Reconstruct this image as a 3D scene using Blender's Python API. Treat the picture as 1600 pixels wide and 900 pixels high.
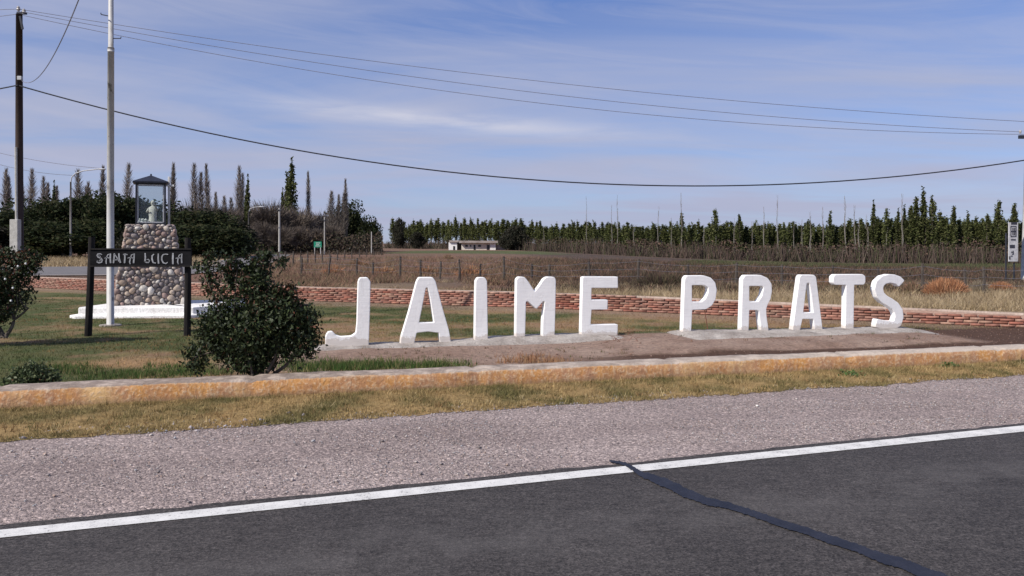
import bpy, math, random
import numpy as np
from mathutils import Vector, Matrix, noise
for o in list(bpy.data.objects): bpy.data.objects.remove(o)
SC = bpy.context.scene; COL = SC.collection
random.seed(7); RNG = np.random.default_rng(7)
R = math.radians
F = 1250.0; H = 1.6; HY = 380.0
# ------------------------------------------------------------------ camera
cd = bpy.data.cameras.new('camera'); cam = bpy.data.objects.new('camera', cd); COL.objects.link(cam)
cam.location = (0, 0, H); cam.rotation_euler = (R(90), 0, 0)
cd.sensor_width = 36; cd.lens = 36*F/1600; cd.shift_y = -(450-HY)/1600
cd.clip_start = .1; cd.clip_end = 20000; SC.camera = cam
# ------------------------------------------------------------------ world, sun
SUN = Vector((-.70, -.52, .76)).normalized()
w = bpy.data.worlds.new('World'); SC.world = w; w.use_nodes = True
nt = w.node_tree; nt.nodes.clear()
def N(t, typ, **kw):
    n = t.nodes.new(typ)
    for k, v in kw.items():
        if k in n.inputs.keys(): n.inputs[k].default_value = v
        else: setattr(n, k, v)
    return n
def L(t, a, b): t.links.new(a, b)
def math_(t, op, a, b=None, c=None, clamp=False):
    n = t.nodes.new('ShaderNodeMath'); n.operation = op; n.use_clamp = clamp
    for i, v in enumerate((a, b, c)):
        if v is None: continue
        if isinstance(v, (int, float)): n.inputs[i].default_value = v
        else: t.links.new(v, n.inputs[i])
    return n.outputs[0]
def mix_(t, fac, a, b, mode='MIX'):
    n = t.nodes.new('ShaderNodeMix'); n.data_type = 'RGBA'; n.blend_type = mode
    for s, v in ((n.inputs[0], fac), (n.inputs[6], a), (n.inputs[7], b)):
        if isinstance(v, (int, float)): s.default_value = v
        elif isinstance(v, tuple): s.default_value = v if len(v) == 4 else v+(1,)
        else: t.links.new(v, s)
    return n.outputs[2]
def ramp_(t, fac, stops):
    n = t.nodes.new('ShaderNodeValToRGB'); cr = n.color_ramp
    while len(cr.elements) < len(stops): cr.elements.new(.5)
    for e, (p, c) in zip(cr.elements, stops):
        e.position = p; e.color = (c, c, c, 1) if isinstance(c, (int, float)) else tuple(c)+(1,)
    t.links.new(fac, n.inputs[0]); return n.outputs[0]
sky = N(nt, 'ShaderNodeTexSky', sky_type='NISHITA', sun_disc=False)
sky.sun_elevation = math.asin(SUN.z); sky.sun_rotation = math.atan2(SUN.x, SUN.y)
sky.altitude = 700; sky.air_density = 1.0; sky.dust_density = .35; sky.ozone_density = 2.6
tc = N(nt, 'ShaderNodeTexCoord'); sp = N(nt, 'ShaderNodeSeparateXYZ'); L(nt, tc.outputs['Generated'], sp.inputs[0])
X_, Y_, Z_ = sp.outputs
zz = math_(nt, 'ADD', math_(nt, 'MAXIMUM', Z_, 0), .10)
cx = math_(nt, 'DIVIDE', X_, zz); cy = math_(nt, 'DIVIDE', Y_, zz)
cb = N(nt, 'ShaderNodeCombineXYZ'); L(nt, math_(nt, 'MULTIPLY', cx, .32), cb.inputs[0]); L(nt, math_(nt, 'MULTIPLY', cy, .8), cb.inputs[1])
n1 = N(nt, 'ShaderNodeTexNoise', Scale=1.1, Detail=7.0, Roughness=.55, Distortion=.6); L(nt, cb.outputs[0], n1.inputs['Vector'])
veil = ramp_(nt, n1.outputs[0], [(.36, 0), (.62, 1)])
az = math_(nt, 'ARCTAN2', X_, Y_); el = math_(nt, 'ARCSINE', Z_)
cb2 = N(nt, 'ShaderNodeCombineXYZ'); L(nt, math_(nt, 'MULTIPLY', az, 5), cb2.inputs[0]); L(nt, math_(nt, 'MULTIPLY', el, 42), cb2.inputs[1])
n2 = N(nt, 'ShaderNodeTexNoise', Scale=1.3, Detail=6.0, Roughness=.6, Distortion=.3); L(nt, cb2.outputs[0], n2.inputs['Vector'])
def gauss(v, c, s):
    d = math_(nt, 'DIVIDE', math_(nt, 'SUBTRACT', v, c), s)
    return math_(nt, 'EXPONENT', math_(nt, 'MULTIPLY', math_(nt, 'MULTIPLY', d, d), -1.0))
elc = math_(nt, 'SUBTRACT', el, math_(nt, 'MULTIPLY', az, -.075))       # wisp tilts down to the right
wisp = math_(nt, 'MULTIPLY', gauss(elc, R(8.3), R(.62)), gauss(az, R(-5), R(12)))
wisp = math_(nt, 'MULTIPLY', wisp, ramp_(nt, n2.outputs[0], [(.32, .25), (.58, 1)]))
low = math_(nt, 'MULTIPLY', gauss(el, R(4.2), R(1.3)), ramp_(nt, n2.outputs[0], [(.35, 0), (.7, .5)]))
hole = gauss(az, R(2), R(17)); hole = math_(nt, 'MULTIPLY', hole, gauss(el, R(18.5), R(4.0)))
veilf = math_(nt, 'MULTIPLY', math_(nt, 'ADD', math_(nt, 'MULTIPLY', veil, .5), .16), math_(nt, 'SUBTRACT', 1, math_(nt, 'MULTIPLY', hole, .95)))
cbs = N(nt, 'ShaderNodeCombineXYZ'); L(nt, math_(nt, 'MULTIPLY', math_(nt, 'ADD', az, math_(nt, 'MULTIPLY', el, 1.2)), 2.2), cbs.inputs[0]); L(nt, math_(nt, 'MULTIPLY', math_(nt, 'ADD', el, math_(nt, 'MULTIPLY', az, .10)), 19), cbs.inputs[1])
n3 = N(nt, 'ShaderNodeTexNoise', Scale=1.5, Detail=8.0, Roughness=.62, Distortion=1.1); L(nt, cbs.outputs[0], n3.inputs['Vector'])
streak = ramp_(nt, n3.outputs[0], [(.44, 0), (.68, 1)])
base = mix_(nt, 1.0, sky.outputs[0], (.66, .86, 1.28), 'MULTIPLY')
veilf = math_(nt, 'ADD', veilf, math_(nt, 'MULTIPLY', gauss(el, 0.0, R(12)), .42), clamp=True)
base = mix_(nt, math_(nt, 'MULTIPLY', hole, .75), base, (.95, 2.2, 6.0))
c1 = mix_(nt, veilf, base, (4.5, 4.85, 6.6))
c1 = mix_(nt, math_(nt, 'MULTIPLY', streak, .24), c1, (5.6, 5.7, 7.1))
c2 = mix_(nt, math_(nt, 'MULTIPLY', low, .8), c1, (5.0, 5.3, 7.4))
c3 = mix_(nt, math_(nt, 'MULTIPLY', wisp, .75), c2, (7.2, 7.2, 8.2))
bg = N(nt, 'ShaderNodeBackground'); bg.inputs['Strength'].default_value = .088
wo = N(nt, 'ShaderNodeOutputWorld'); L(nt, c3, bg.inputs[0]); L(nt, bg.outputs[0], wo.inputs[0])
sl = bpy.data.lights.new('sun', 'SUN'); sl.energy = 4.9; sl.angle = R(.5); sl.color = (1, .93, .84)
so = bpy.data.objects.new('sun', sl); COL.objects.link(so); so.rotation_euler = SUN.to_track_quat('Z', 'Y').to_euler()
so.location = (-20, -12, 30)
SC.render.engine = 'CYCLES'
vs = SC.view_settings; vs.view_transform = 'Standard'; vs.look = 'None'; vs.exposure = 0.1; vs.gamma = 1
# ------------------------------------------------------------------ helpers
def P(px, py, Y): return Vector(((px-800)/F*Y, Y, H-(py-HY)/F*Y))
def G(px, py, z=0.0):
    Y = (H-z)*F/(py-HY); return Vector(((px-800)/F*Y, Y, z))
def smooth(a, b, v):
    t = np.clip((v-a)/(b-a), 0, 1); return t*t*(3-2*t)
def gz(x, y): # terrain height
    return -1.05*smooth(24, 105, y)*smooth(-6, 45, x)*(1-.9*smooth(260, 700, y))
def tag(o, label=None, cat=None, group=None, kind=None):
    if label: o['label'] = label
    if cat: o['category'] = cat
    if group: o['group'] = group
    if kind: o['kind'] = kind
    return o
def empty(name, loc, label, cat, group=None, rz=0):
    o = bpy.data.objects.new(name, None); COL.objects.link(o); o.location = loc; o.rotation_euler.z = rz
    o.empty_display_size = .2
    return tag(o, label, cat, group)
def link(name, me, m, parent=None, local=False):
    o = bpy.data.objects.new(name, me); COL.objects.link(o)
    if m is not None:
        for q in (m if isinstance(m, (list, tuple)) else [m]): me.materials.append(q)
    if parent is not None:
        o.parent = parent
        if not local:
            o.matrix_parent_inverse = (Matrix.Translation(parent.location) @ parent.rotation_euler.to_matrix().to_4x4()).inverted()
    return o
class MB:
    def __init__(s): s.v = []; s.f = []; s.mi = []
    def add(s, vs, fs, mi=0):
        n = len(s.v); s.v += [tuple(v) for v in vs]; s.f += [tuple(i+n for i in f) for f in fs]; s.mi += [mi]*len(fs)
    def box(s, c, size, rz=0, mi=0, jit=0, tilt=None):
        m = Matrix.Rotation(rz, 3, 'Z')
        if tilt is not None: m = m @ tilt
        vs = []
        for k in range(8):
            q = Vector(((k & 1)-.5, ((k >> 1) & 1)-.5, ((k >> 2) & 1)-.5))
            q = Vector((q.x*size[0], q.y*size[1], q.z*size[2]))
            if jit: q += Vector((random.uniform(-jit, jit), random.uniform(-jit, jit), random.uniform(-jit, jit)))
            vs.append(m @ q + Vector(c))
        s.add(vs, [(0,2,3,1), (4,5,7,6), (0,1,5,4), (2,6,7,3), (0,4,6,2), (1,3,7,5)], mi)
    def tube(s, pts, rad, n=8, mi=0, cap=True):
        pts = [Vector(p) for p in pts]
        if not isinstance(rad, (list, tuple)): rad = [rad]*len(pts)
        vs = []; fs = []
        up = Vector((0, 0, 1))
        for i, p in enumerate(pts):
            d = (pts[min(i+1, len(pts)-1)]-pts[max(i-1, 0)]).normalized()
            a = d.cross(up)
            if a.length < .05: a = d.cross(Vector((0, 1, 0)))
            a.normalize(); b = a.cross(d)
            for k in range(n):
                t = 2*math.pi*k/n; vs.append(p+(a*math.cos(t)+b*math.sin(t))*rad[i])
        for i in range(len(pts)-1):
            for k in range(n):
                q = (k+1) % n; fs.append((i*n+k, i*n+q, (i+1)*n+q, (i+1)*n+k))
        if cap: fs.append(tuple(range(n))); fs.append(tuple((len(pts)-1)*n+k for k in reversed(range(n))))
        s.add(vs, fs, mi)
    def blob(s, c, r, n=6, m=8, mi=0, rot=None):
        vs = [Vector((0, 0, -1))]; fs = []
        for i in range(1, n):
            a = -math.pi/2+math.pi*i/n
            for k in range(m):
                t = 2*math.pi*k/m; vs.append(Vector((math.cos(a)*math.cos(t), math.cos(a)*math.sin(t), math.sin(a))))
        vs.append(Vector((0, 0, 1)))
        for k in range(m): fs.append((0, 1+(k+1) % m, 1+k)); fs.append((len(vs)-1, 1+(n-2)*m+k, 1+(n-2)*m+(k+1) % m))
        for i in range(n-2):
            for k in range(m): q = (k+1) % m; fs.append((1+i*m+k, 1+i*m+q, 1+(i+1)*m+q, 1+(i+1)*m+k))
        out = []
        for v in vs:
            v = Vector((v.x*r[0], v.y*r[1], v.z*r[2]))
            if rot is not None: v = rot @ v
            out.append(v+Vector(c))
        s.add(out, fs, mi)
    def build(s, name, m, parent=None, smooth_=False, bevel=0, local=False):
        me = bpy.data.meshes.new(name); me.from_pydata(s.v, [], s.f); me.update()
        me.polygons.foreach_set('material_index', s.mi)
        if smooth_: me.polygons.foreach_set('use_smooth', [True]*len(me.polygons))
        o = link(name, me, m, parent, local)
        if bevel:
            b = o.modifiers.new('bevel', 'BEVEL'); b.width = bevel; b.segments = 2; b.limit_method = 'ANGLE'
        return o
def npmesh(name, V, Fc, m, col=None, parent=None, smooth_=False, local=False):
    """V (n,3) ; Fc (m,k) ; col (n,3) vertex colours = the thing's own colour"""
    V = np.asarray(V, np.float32); Fc = np.asarray(Fc, np.int32); k = Fc.shape[1]
    me = bpy.data.meshes.new(name)
    me.vertices.add(len(V)); me.vertices.foreach_set('co', V.ravel())
    me.loops.add(Fc.size); me.loops.foreach_set('vertex_index', Fc.ravel())
    me.polygons.add(len(Fc)); me.polygons.foreach_set('loop_start', np.arange(0, Fc.size, k, dtype=np.int32))
    me.update(calc_edges=True)
    if smooth_: me.polygons.foreach_set('use_smooth', np.ones(len(Fc), bool))
    if col is not None:
        a = me.color_attributes.new('Col', 'FLOAT_COLOR', 'POINT')
        c = np.ones((len(V), 4), np.float32); c[:, :3] = col; a.data.foreach_set('color', c.ravel())
    return link(name, me, m, parent, local)
# ------------------------------------------------------------------ materials
def new_mat(name):
    m = bpy.data.materials.new(name); m.use_nodes = True; t = m.node_tree
    return m, t, t.nodes['Principled BSDF']
def pos_(t, obj=False):
    if obj: return N(t, 'ShaderNodeTexCoord').outputs['Object']
    return N(t, 'ShaderNodeNewGeometry').outputs['Position']
def noise_(t, vec, scale, detail=4, rough=.55, stretch=None):
    if stretch:
        mp = N(t, 'ShaderNodeMapping'); mp.inputs['Scale'].default_value = stretch; L(t, vec, mp.inputs[0]); vec = mp.outputs[0]
    n = N(t, 'ShaderNodeTexNoise', Scale=float(scale), Detail=float(detail), Roughness=float(rough)); L(t, vec, n.inputs['Vector']); return n.outputs[0]
def bump_(t, b, h, strength=.5, dist=.02):
    n = N(t, 'ShaderNodeBump'); n.inputs['Strength'].default_value = strength; n.inputs['Distance'].default_value = dist
    L(t, h, n.inputs['Height']); L(t, n.outputs[0], b.inputs['Normal'])
def mottled(name, cols, scale=3, fine=40, rough=.85, bump=.3, dist=.01, obj=False, spec=.3, stretch=None, contrast=.18, metal=0):
    """base colour wanders between the given colours; fine grain and bump on top"""
    m, t, b = new_mat(name); p = pos_(t, obj)
    a = noise_(t, p, scale, 6, .6, stretch); f = noise_(t, p, fine, 4, .65, stretch)
    k = len(cols); st = [(.5-contrast+2*contrast*i/max(k-1, 1), c) for i, c in enumerate(cols)]
    c = ramp_(t, a, st) if k > 1 else mix_(t, 0.0, tuple(cols[0]), tuple(cols[0]))
    c = mix_(t, 1.0, c, ramp_(t, f, [(.3, .72), (.7, 1.25)]), 'MULTIPLY')
    L(t, c, b.inputs['Base Color']); b.inputs['Roughness'].default_value = rough
    b.inputs['Specular IOR Level'].default_value = spec; b.inputs['Metallic'].default_value = metal
    if bump: bump_(t, b, f, bump, dist)
    return m
def attr_mat(name, rough=.8, spec=.2, fine=0, trans=0, rnd=0):
    m, t, b = new_mat(name); a = N(t, 'ShaderNodeAttribute', attribute_name='Col'); c = a.outputs['Color']
    if fine:
        c = mix_(t, 1.0, c, ramp_(t, noise_(t, pos_(t), fine, 5, .65), [(.3, .7), (.7, 1.3)]), 'MULTIPLY')
    if rnd:
        oi = N(t, 'ShaderNodeObjectInfo'); c = mix_(t, 1.0, c, ramp_(t, oi.outputs['Random'], [(0, 1-rnd), (1, 1+rnd)]), 'MULTIPLY')
    L(t, c, b.inputs['Base Color']); b.inputs['Roughness'].default_value = rough; b.inputs['Specular IOR Level'].default_value = spec
    if fine and 'soil' in name: bump_(t, b, noise_(t, pos_(t), fine*1.4, 6, .75), .9, .05 if fine > 10 else .15)
    if trans:
        tr = N(t, 'ShaderNodeBsdfTranslucent'); L(t, c, tr.inputs[0]); mx = N(t, 'ShaderNodeMixShader'); mx.inputs[0].default_value = trans
        L(t, b.outputs[0], mx.inputs[1]); L(t, tr.outputs[0], mx.inputs[2]); L(t, mx.outputs[0], t.nodes['Material Output'].inputs[0])
    return m
M = {}
# ground materials
def m_asphalt():
    m, t, b = new_mat('asphalt'); p = pos_(t)
    a = noise_(t, p, .7, 5, .6); v = N(t, 'ShaderNodeTexVoronoi', Scale=95.0); L(t, p, v.inputs[0])
    f = noise_(t, p, 160, 3, .7); big = noise_(t, p, 5, 5, .7, (1, 3, 1))
    c = ramp_(t, a, [(.3, (.034, .030, .029)), (.7, (.051, .0455, .043))])
    c = mix_(t, 1.0, c, ramp_(t, v.outputs['Color'], [(.1, .45), (.9, 1.7)]), 'MULTIPLY')
    c = mix_(t, 1.0, c, ramp_(t, f, [(.35, .65), (.68, 1.55)]), 'MULTIPLY')
    md = noise_(t, p, 38, 4, .75, (.6, 1.6, 1)); c = mix_(t, 1.0, c, ramp_(t, md, [(.30, .45), (.48, .98), (.70, 1.65)]), 'MULTIPLY')
    c = mix_(t, 1.0, c, ramp_(t, big, [(.38, .72), (.55, 1.0), (.75, 1.15)]), 'MULTIPLY')
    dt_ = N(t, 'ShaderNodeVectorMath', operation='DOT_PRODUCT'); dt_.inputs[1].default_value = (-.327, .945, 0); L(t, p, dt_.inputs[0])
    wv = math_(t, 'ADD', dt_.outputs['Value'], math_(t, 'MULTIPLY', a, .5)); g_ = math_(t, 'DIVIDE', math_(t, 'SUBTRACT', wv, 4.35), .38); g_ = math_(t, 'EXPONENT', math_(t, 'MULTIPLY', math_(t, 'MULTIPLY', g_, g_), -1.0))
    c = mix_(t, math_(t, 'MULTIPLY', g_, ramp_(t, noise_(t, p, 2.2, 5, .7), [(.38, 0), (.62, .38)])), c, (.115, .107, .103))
    L(t, c, b.inputs['Base Color']); b.inputs['Roughness'].default_value = .8; b.inputs['Specular IOR Level'].default_value = .35
    bump_(t, b, mix_(t, .5, v.outputs['Distance'], f), .55, .006); return m
def m_gravel():
    m, t, b = new_mat('gravel'); p = pos_(t)
    v = N(t, 'ShaderNodeTexVoronoi', Scale=75.0); L(t, p, v.inputs[0]); v2 = N(t, 'ShaderNodeTexVoronoi', Scale=150.0); L(t, p, v2.inputs[0])
    a = noise_(t, p, .9, 5, .6, (.5, 1.4, 1)); sep = N(t, 'ShaderNodeSeparateColor'); L(t, v.outputs['Color'], sep.inputs[0])
    c = ramp_(t, a, [(.33, (.315, .258, .24)), (.66, (.43, .36, .335))])
    c = mix_(t, 1.0, c, ramp_(t, sep.outputs[0], [(0, (.48, .47, .49)), (.5, (.93, .92, .94)), (.88, (1.18, 1.15, 1.13)), (1, (1.95, 1.9, 1.85))]), 'MULTIPLY')
    c = mix_(t, 1.0, c, ramp_(t, v2.outputs['Distance'], [(0, 1.15), (.7, .68)]), 'MULTIPLY')
    c = mix_(t, 1.0, c, ramp_(t, noise_(t, p, 30, 5, .8), [(.34, .62), (.5, 1.0), (.66, 1.3)]), 'MULTIPLY')
    L(t, c, b.inputs['Base Color']); b.inputs['Roughness'].default_value = .9; b.inputs['Specular IOR Level'].default_value = .2
    dt_ = N(t, 'ShaderNodeVectorMath', operation='DOT_PRODUCT'); dt_.inputs[1].default_value = (-.327, .945, 0); L(t, p, dt_.inputs[0])
    cbv = N(t, 'ShaderNodeCombineXYZ'); L(t, math_(t, 'ADD', math_(t, 'MULTIPLY', dt_.outputs['Value'], 2.0), math_(t, 'MULTIPLY', a, 1.6)), cbv.inputs[0])
    bd = noise_(t, cbv.outputs[0], 1.0, 3, .6); c = mix_(t, 1.0, c, ramp_(t, bd, [(.35, (.80, .79, .80)), (.5, (.98, .98, .98)), (.66, (1.13, 1.10, 1.08))]), 'MULTIPLY')
    c = mix_(t, 1.0, c, ramp_(t, noise_(t, p, 9, 5, .75), [(.33, .75), (.5, 1.0), (.68, 1.18)]), 'MULTIPLY')
    h = math_(t, 'ADD', math_(t, 'MULTIPLY', v.outputs['Distance'], -.6), math_(t, 'MULTIPLY', v2.outputs['Distance'], -.4))
    bump_(t, b, h, .7, .012); return m
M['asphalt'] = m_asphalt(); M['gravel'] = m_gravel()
M['ground'] = attr_mat('ground_soil', .95, .1, fine=5.0)
M['lawn'] = attr_mat('lawn_soil', .95, .1, fine=14.0)
M['soil'] = attr_mat('red_soil', .95, .1, fine=22.0)
M['grass'] = attr_mat('grass_blades', .8, .15, trans=.25)
M['foliage'] = attr_mat('foliage', .75, .1, trans=.28, rnd=.18)
M['leaf'] = attr_mat('shrub_leaf', .55, .25, trans=.12)
M['bark'] = mottled('bark', [(.07, .055, .045), (.13, .11, .09)], 4, 30, .9, .4, obj=True)
M['palebark'] = mottled('pale_bark', [(.16, .15, .13), (.24, .22, .19)], 4, 30, .9, .3, obj=True)
M['twig'] = attr_mat('twigs', .85, .1, rnd=.15)
M['side'] = mottled('side_road_asphalt', [(.13, .125, .125), (.17, .16, .16)], 1, 30, .85, .2)
def m_paint():
    m, t, b = new_mat('road_paint'); p = pos_(t); a = noise_(t, p, 60, 5, .75); g = noise_(t, p, 7, 4, .6)
    c = mix_(t, ramp_(t, math_(t, 'ADD', a, math_(t, 'MULTIPLY', g, .25)), [(.50, 1), (.56, 0)]), (.66, .655, .63), (.30, .29, .29))
    c = mix_(t, 1.0, c, ramp_(t, g, [(.3, .82), (.7, 1.08)]), 'MULTIPLY')
    L(t, c, b.inputs['Base Color']); b.inputs['Roughness'].default_value = .7; bump_(t, b, a, .4, .004); return m
M['paint'] = m_paint()
M['tar'] = mottled('bitumen', [(.010, .011, .018), (.022, .023, .033)], 5, 60, .5, .2, .004, spec=.25)
def m_white():
    m, t, b = new_mat('whitewash'); p = pos_(t); a = noise_(t, p, 3, 6, .65, (1, 1, .5)); f = noise_(t, p, 45, 4, .6); br = noise_(t, p, 14, 4, .6, (.25, .25, 3.5))
    c = ramp_(t, a, [(.3, (.84, .84, .835)), (.6, (.90, .90, .89))])
    c = mix_(t, 1.0, c, ramp_(t, br, [(.25, .90), (.5, 1.0)]), 'MULTIPLY')
    g = N(t, 'ShaderNodeNewGeometry'); s_ = N(t, 'ShaderNodeSeparateXYZ'); L(t, g.outputs['Position'], s_.inputs[0])
    h = math_(t, 'ADD', s_.outputs[2], math_(t, 'MULTIPLY', f, -.10))                # soil splashed on the foot of the letters
    h = math_(t, 'ADD', h, math_(t, 'MULTIPLY', noise_(t, p, 5, 4, .7), -.22))
    c = mix_(t, ramp_(t, h, [(-.06, .65), (.03, 0)]), c, (.55, .48, .42))
    c = mix_(t, ramp_(t, noise_(t, p, 7, 6, .75, (3, 3, .5)), [(.56, 0), (.68, .35)]), c, (.62, .60, .57))
    L(t, c, b.inputs['Base Color']); b.inputs['Roughness'].default_value = .85; b.inputs['Specular IOR Level'].default_value = .2
    bump_(t, b, math_(t, 'ADD', math_(t, 'ADD', f, math_(t, 'MULTIPLY', br, .8)), math_(t, 'MULTIPLY', a, 1.0)), .35, .010); return m
M['white'] = m_white()
M['slab'] = mottled('white_limewash', [(.62, .61, .59), (.80, .79, .77), (.85, .85, .84)], 2.5, 30, .85, .3)
M['conc'] = mottled('rough_concrete', [(.24, .21, .185), (.35, .315, .285), (.45, .415, .38)], 3, 28, .92, .9, .03)
M['pole_conc'] = mottled('pole_concrete', [(.36, .35, .33), (.5, .49, .46)], 6, 40, .85, .3, obj=True)
def m_kerb():
    m, t, b = new_mat('kerb_paint'); p = pos_(t); g = N(t, 'ShaderNodeNewGeometry')
    s_ = N(t, 'ShaderNodeSeparateXYZ'); L(t, g.outputs['Normal'], s_.inputs[0])
    sp_ = N(t, 'ShaderNodeSeparateXYZ'); L(t, p, sp_.inputs[0])
    a = noise_(t, p, 1.3, 6, .65, (1, 1, .4)); f = noise_(t, p, 26, 5, .7); st = noise_(t, p, 9, 5, .7, (1, 1, .2)); c_ = noise_(t, p, 4.5, 4, .6)
    och = ramp_(t, a, [(.36, (.46, .23, .11)), (.47, (.60, .31, .11)), (.53, (.52, .27, .13)), (.64, (.72, .47, .22))])
    red = ramp_(t, math_(t, 'ADD', math_(t, 'MULTIPLY', st, .5), math_(t, 'MULTIPLY', c_, .5)), [(.46, 0), (.60, .75)]); och = mix_(t, red, och, (.42, .235, .15))
    och = mix_(t, ramp_(t, f, [(.50, 0), (.62, .75)]), och, (.58, .44, .29))
    dirt = math_(t, 'ADD', sp_.outputs[2], math_(t, 'MULTIPLY', st, -.06))
    och = mix_(t, ramp_(t, dirt, [(-.01, .75), (.05, 0)]), och, (.30, .20, .12))
    och = mix_(t, ramp_(t, math_(t, 'ADD', sp_.outputs[2], math_(t, 'MULTIPLY', c_, .07)), [(.205, 0), (.23, .5)]), och, (.62, .55, .44))
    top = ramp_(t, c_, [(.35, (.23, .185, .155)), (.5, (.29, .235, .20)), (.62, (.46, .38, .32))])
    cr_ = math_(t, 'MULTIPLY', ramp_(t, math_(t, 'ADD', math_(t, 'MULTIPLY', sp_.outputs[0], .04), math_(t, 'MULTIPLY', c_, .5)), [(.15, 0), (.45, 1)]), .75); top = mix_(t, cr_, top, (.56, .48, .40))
    wear = math_(t, 'ADD', s_.outputs[2], math_(t, 'MULTIPLY', math_(t, 'SUBTRACT', f, .5), .8))
    c = mix_(t, ramp_(t, wear, [(.5, 0), (.66, 1)]), och, top)
    c = mix_(t, 1.0, c, ramp_(t, f, [(.3, .78), (.7, 1.15)]), 'MULTIPLY')
    L(t, c, b.inputs['Base Color']); b.inputs['Roughness'].default_value = .9; b.inputs['Specular IOR Level'].default_value = .2
    bump_(t, b, math_(t, 'ADD', f, math_(t, 'MULTIPLY', st, .6)), .7, .02); return m
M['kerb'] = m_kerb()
M['brick'] = attr_mat('red_brick', .9, .15, fine=18.0)
M['mortar'] = mottled('mortar', [(.24, .15, .12), (.32, .22, .17)], 4, 30, .95, .4)
M['pale'] = mottled('pale_plaster', [(.36, .27, .22), (.50, .42, .36)], 2, 20, .9, .3)
M['stone'] = attr_mat('cobble', .75, .3, fine=12.0)
M['smortar'] = mottled('stone_mortar', [(.20, .175, .16), (.28, .25, .23)], 4, 40, .95, .6, .015)
M['wooddark'] = mottled('dark_stained_wood', [(.009, .0085, .009), (.028, .025, .024)], 3, 22, .8, .6, .012, spec=.12, stretch=(3, 3, .5))
M['board'] = mottled('black_board', [(.006, .006, .007), (.013, .013, .015)], 3, 22, .8, .3, .005, spec=.1, stretch=(.5, 3, 3))
M['letter'] = mottled('silver_lettering', [(.20, .205, .22), (.36, .37, .39)], 8, 40, .55, .1)
M['polewood'] = mottled('creosoted_wood', [(.028, .018, .016), (.06, .04, .034)], 2, 25, .85, .5, .01, stretch=(3, 3, .3))
def m_flag():
    m, t, b = new_mat('peeling_grey_paint'); p = pos_(t, True); a = noise_(t, p, 2.2, 5, .65, (1, 1, .6)); f = noise_(t, p, 30, 4, .6)
    c = ramp_(t, a, [(.36, (.24, .23, .21)), (.43, (.42, .415, .40)), (.6, (.52, .52, .51))])
    c = mix_(t, ramp_(t, noise_(t, p, 7, 4, .7, (1, 1, .5)), [(.62, 0), (.68, .8)]), c, (.10, .09, .07))
    L(t, c, b.inputs['Base Color']); b.inputs['Roughness'].default_value = .55; bump_(t, b, f, .2, .004); return m
M['flag'] = m_flag()
M['dpole'] = mottled('dull_steel_mast', [(.16, .155, .15), (.24, .235, .23)], 5, 40, .7, .1, obj=True)
M['steel'] = mottled('galvanised_steel', [(.40, .41, .42), (.52, .53, .54)], 5, 40, .5, .1, obj=True)
M['dsteel'] = mottled('dark_steel', [(.02, .022, .03), (.04, .043, .055)], 5, 40, .5, .1, obj=True)
M['wire'] = mottled('cable', [(.025, .027, .035), (.04, .042, .05)], 1, 10, .6, 0)
M['thinwire'] = mottled('bare_conductor', [(.16, .16, .20), (.22, .22, .26)], 1, 10, .5, 0)
M['porcelain'] = mottled('porcelain', [(.30, .28, .27), (.42, .40, .39)], 5, 30, .3, 0, obj=True)
M['roofm'] = mottled('dark_metal_roof', [(.014, .017, .028), (.028, .032, .048)], 5, 40, .45, .2)
M['statue'] = mottled('painted_plaster', [(.50, .46, .40), (.68, .65, .60)], 9, 60, .7, .2)
M['flower'] = mottled('white_flowers', [(.65, .65, .63), (.8, .8, .78)], 20, 80, .8, .3)
M['green'] = mottled('green_sign', [(.01, .22, .13), (.015, .27, .17)], 3, 20, .5, 0)
M['whitep'] = mottled('white_panel', [(.46, .46, .47), (.58, .58, .59)], 3, 20, .6, 0)
M['darkp'] = mottled('dark_print', [(.03, .032, .045), (.05, .052, .07)], 3, 20, .6, 0)
M['house'] = mottled('cream_wall', [(.55, .47, .38), (.70, .66, .58)], .6, 8, .9, .1)
M['housew'] = mottled('white_wall', [(.75, .74, .72), (.82, .81, .8)], .6, 8, .9, .1)
M['annex'] = mottled('grey_wall', [(.30, .27, .26), (.36, .33, .32)], .6, 8, .9, .1)
M['roofh'] = mottled('sheet_roof', [(.24, .20, .18), (.42, .37, .34)], .8, 8, .7, .1)
M['windowd'] = mottled('dark_glass', [(.02, .02, .025), (.04, .04, .045)], 3, 20, .25, 0)
M['fpost'] = mottled('weathered_post', [(.05, .04, .035), (.10, .085, .07)], 3, 25, .9, .4)
def m_glass():
    m, t, b = new_mat('case_glass'); t.nodes.remove(b)
    tr = N(t, 'ShaderNodeBsdfTransparent'); tr.inputs[0].default_value = (.90, .93, .93, 1)
    gl = N(t, 'ShaderNodeBsdfGlossy'); gl.inputs['Roughness'].default_value = .03; gl.inputs[0].default_value = (.9, .95, .98, 1)
    fr = N(t, 'ShaderNodeFresnel'); fr.inputs[0].default_value = 1.25
    mx = N(t, 'ShaderNodeMixShader'); L(t, math_(t, 'ADD', fr.outputs[0], .01), mx.inputs[0])
    L(t, tr.outputs[0], mx.inputs[1]); L(t, gl.outputs[0], mx.inputs[2]); L(t, mx.outputs[0], t.nodes['Material Output'].inputs[0]); return m
M['glass'] = m_glass()
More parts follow.
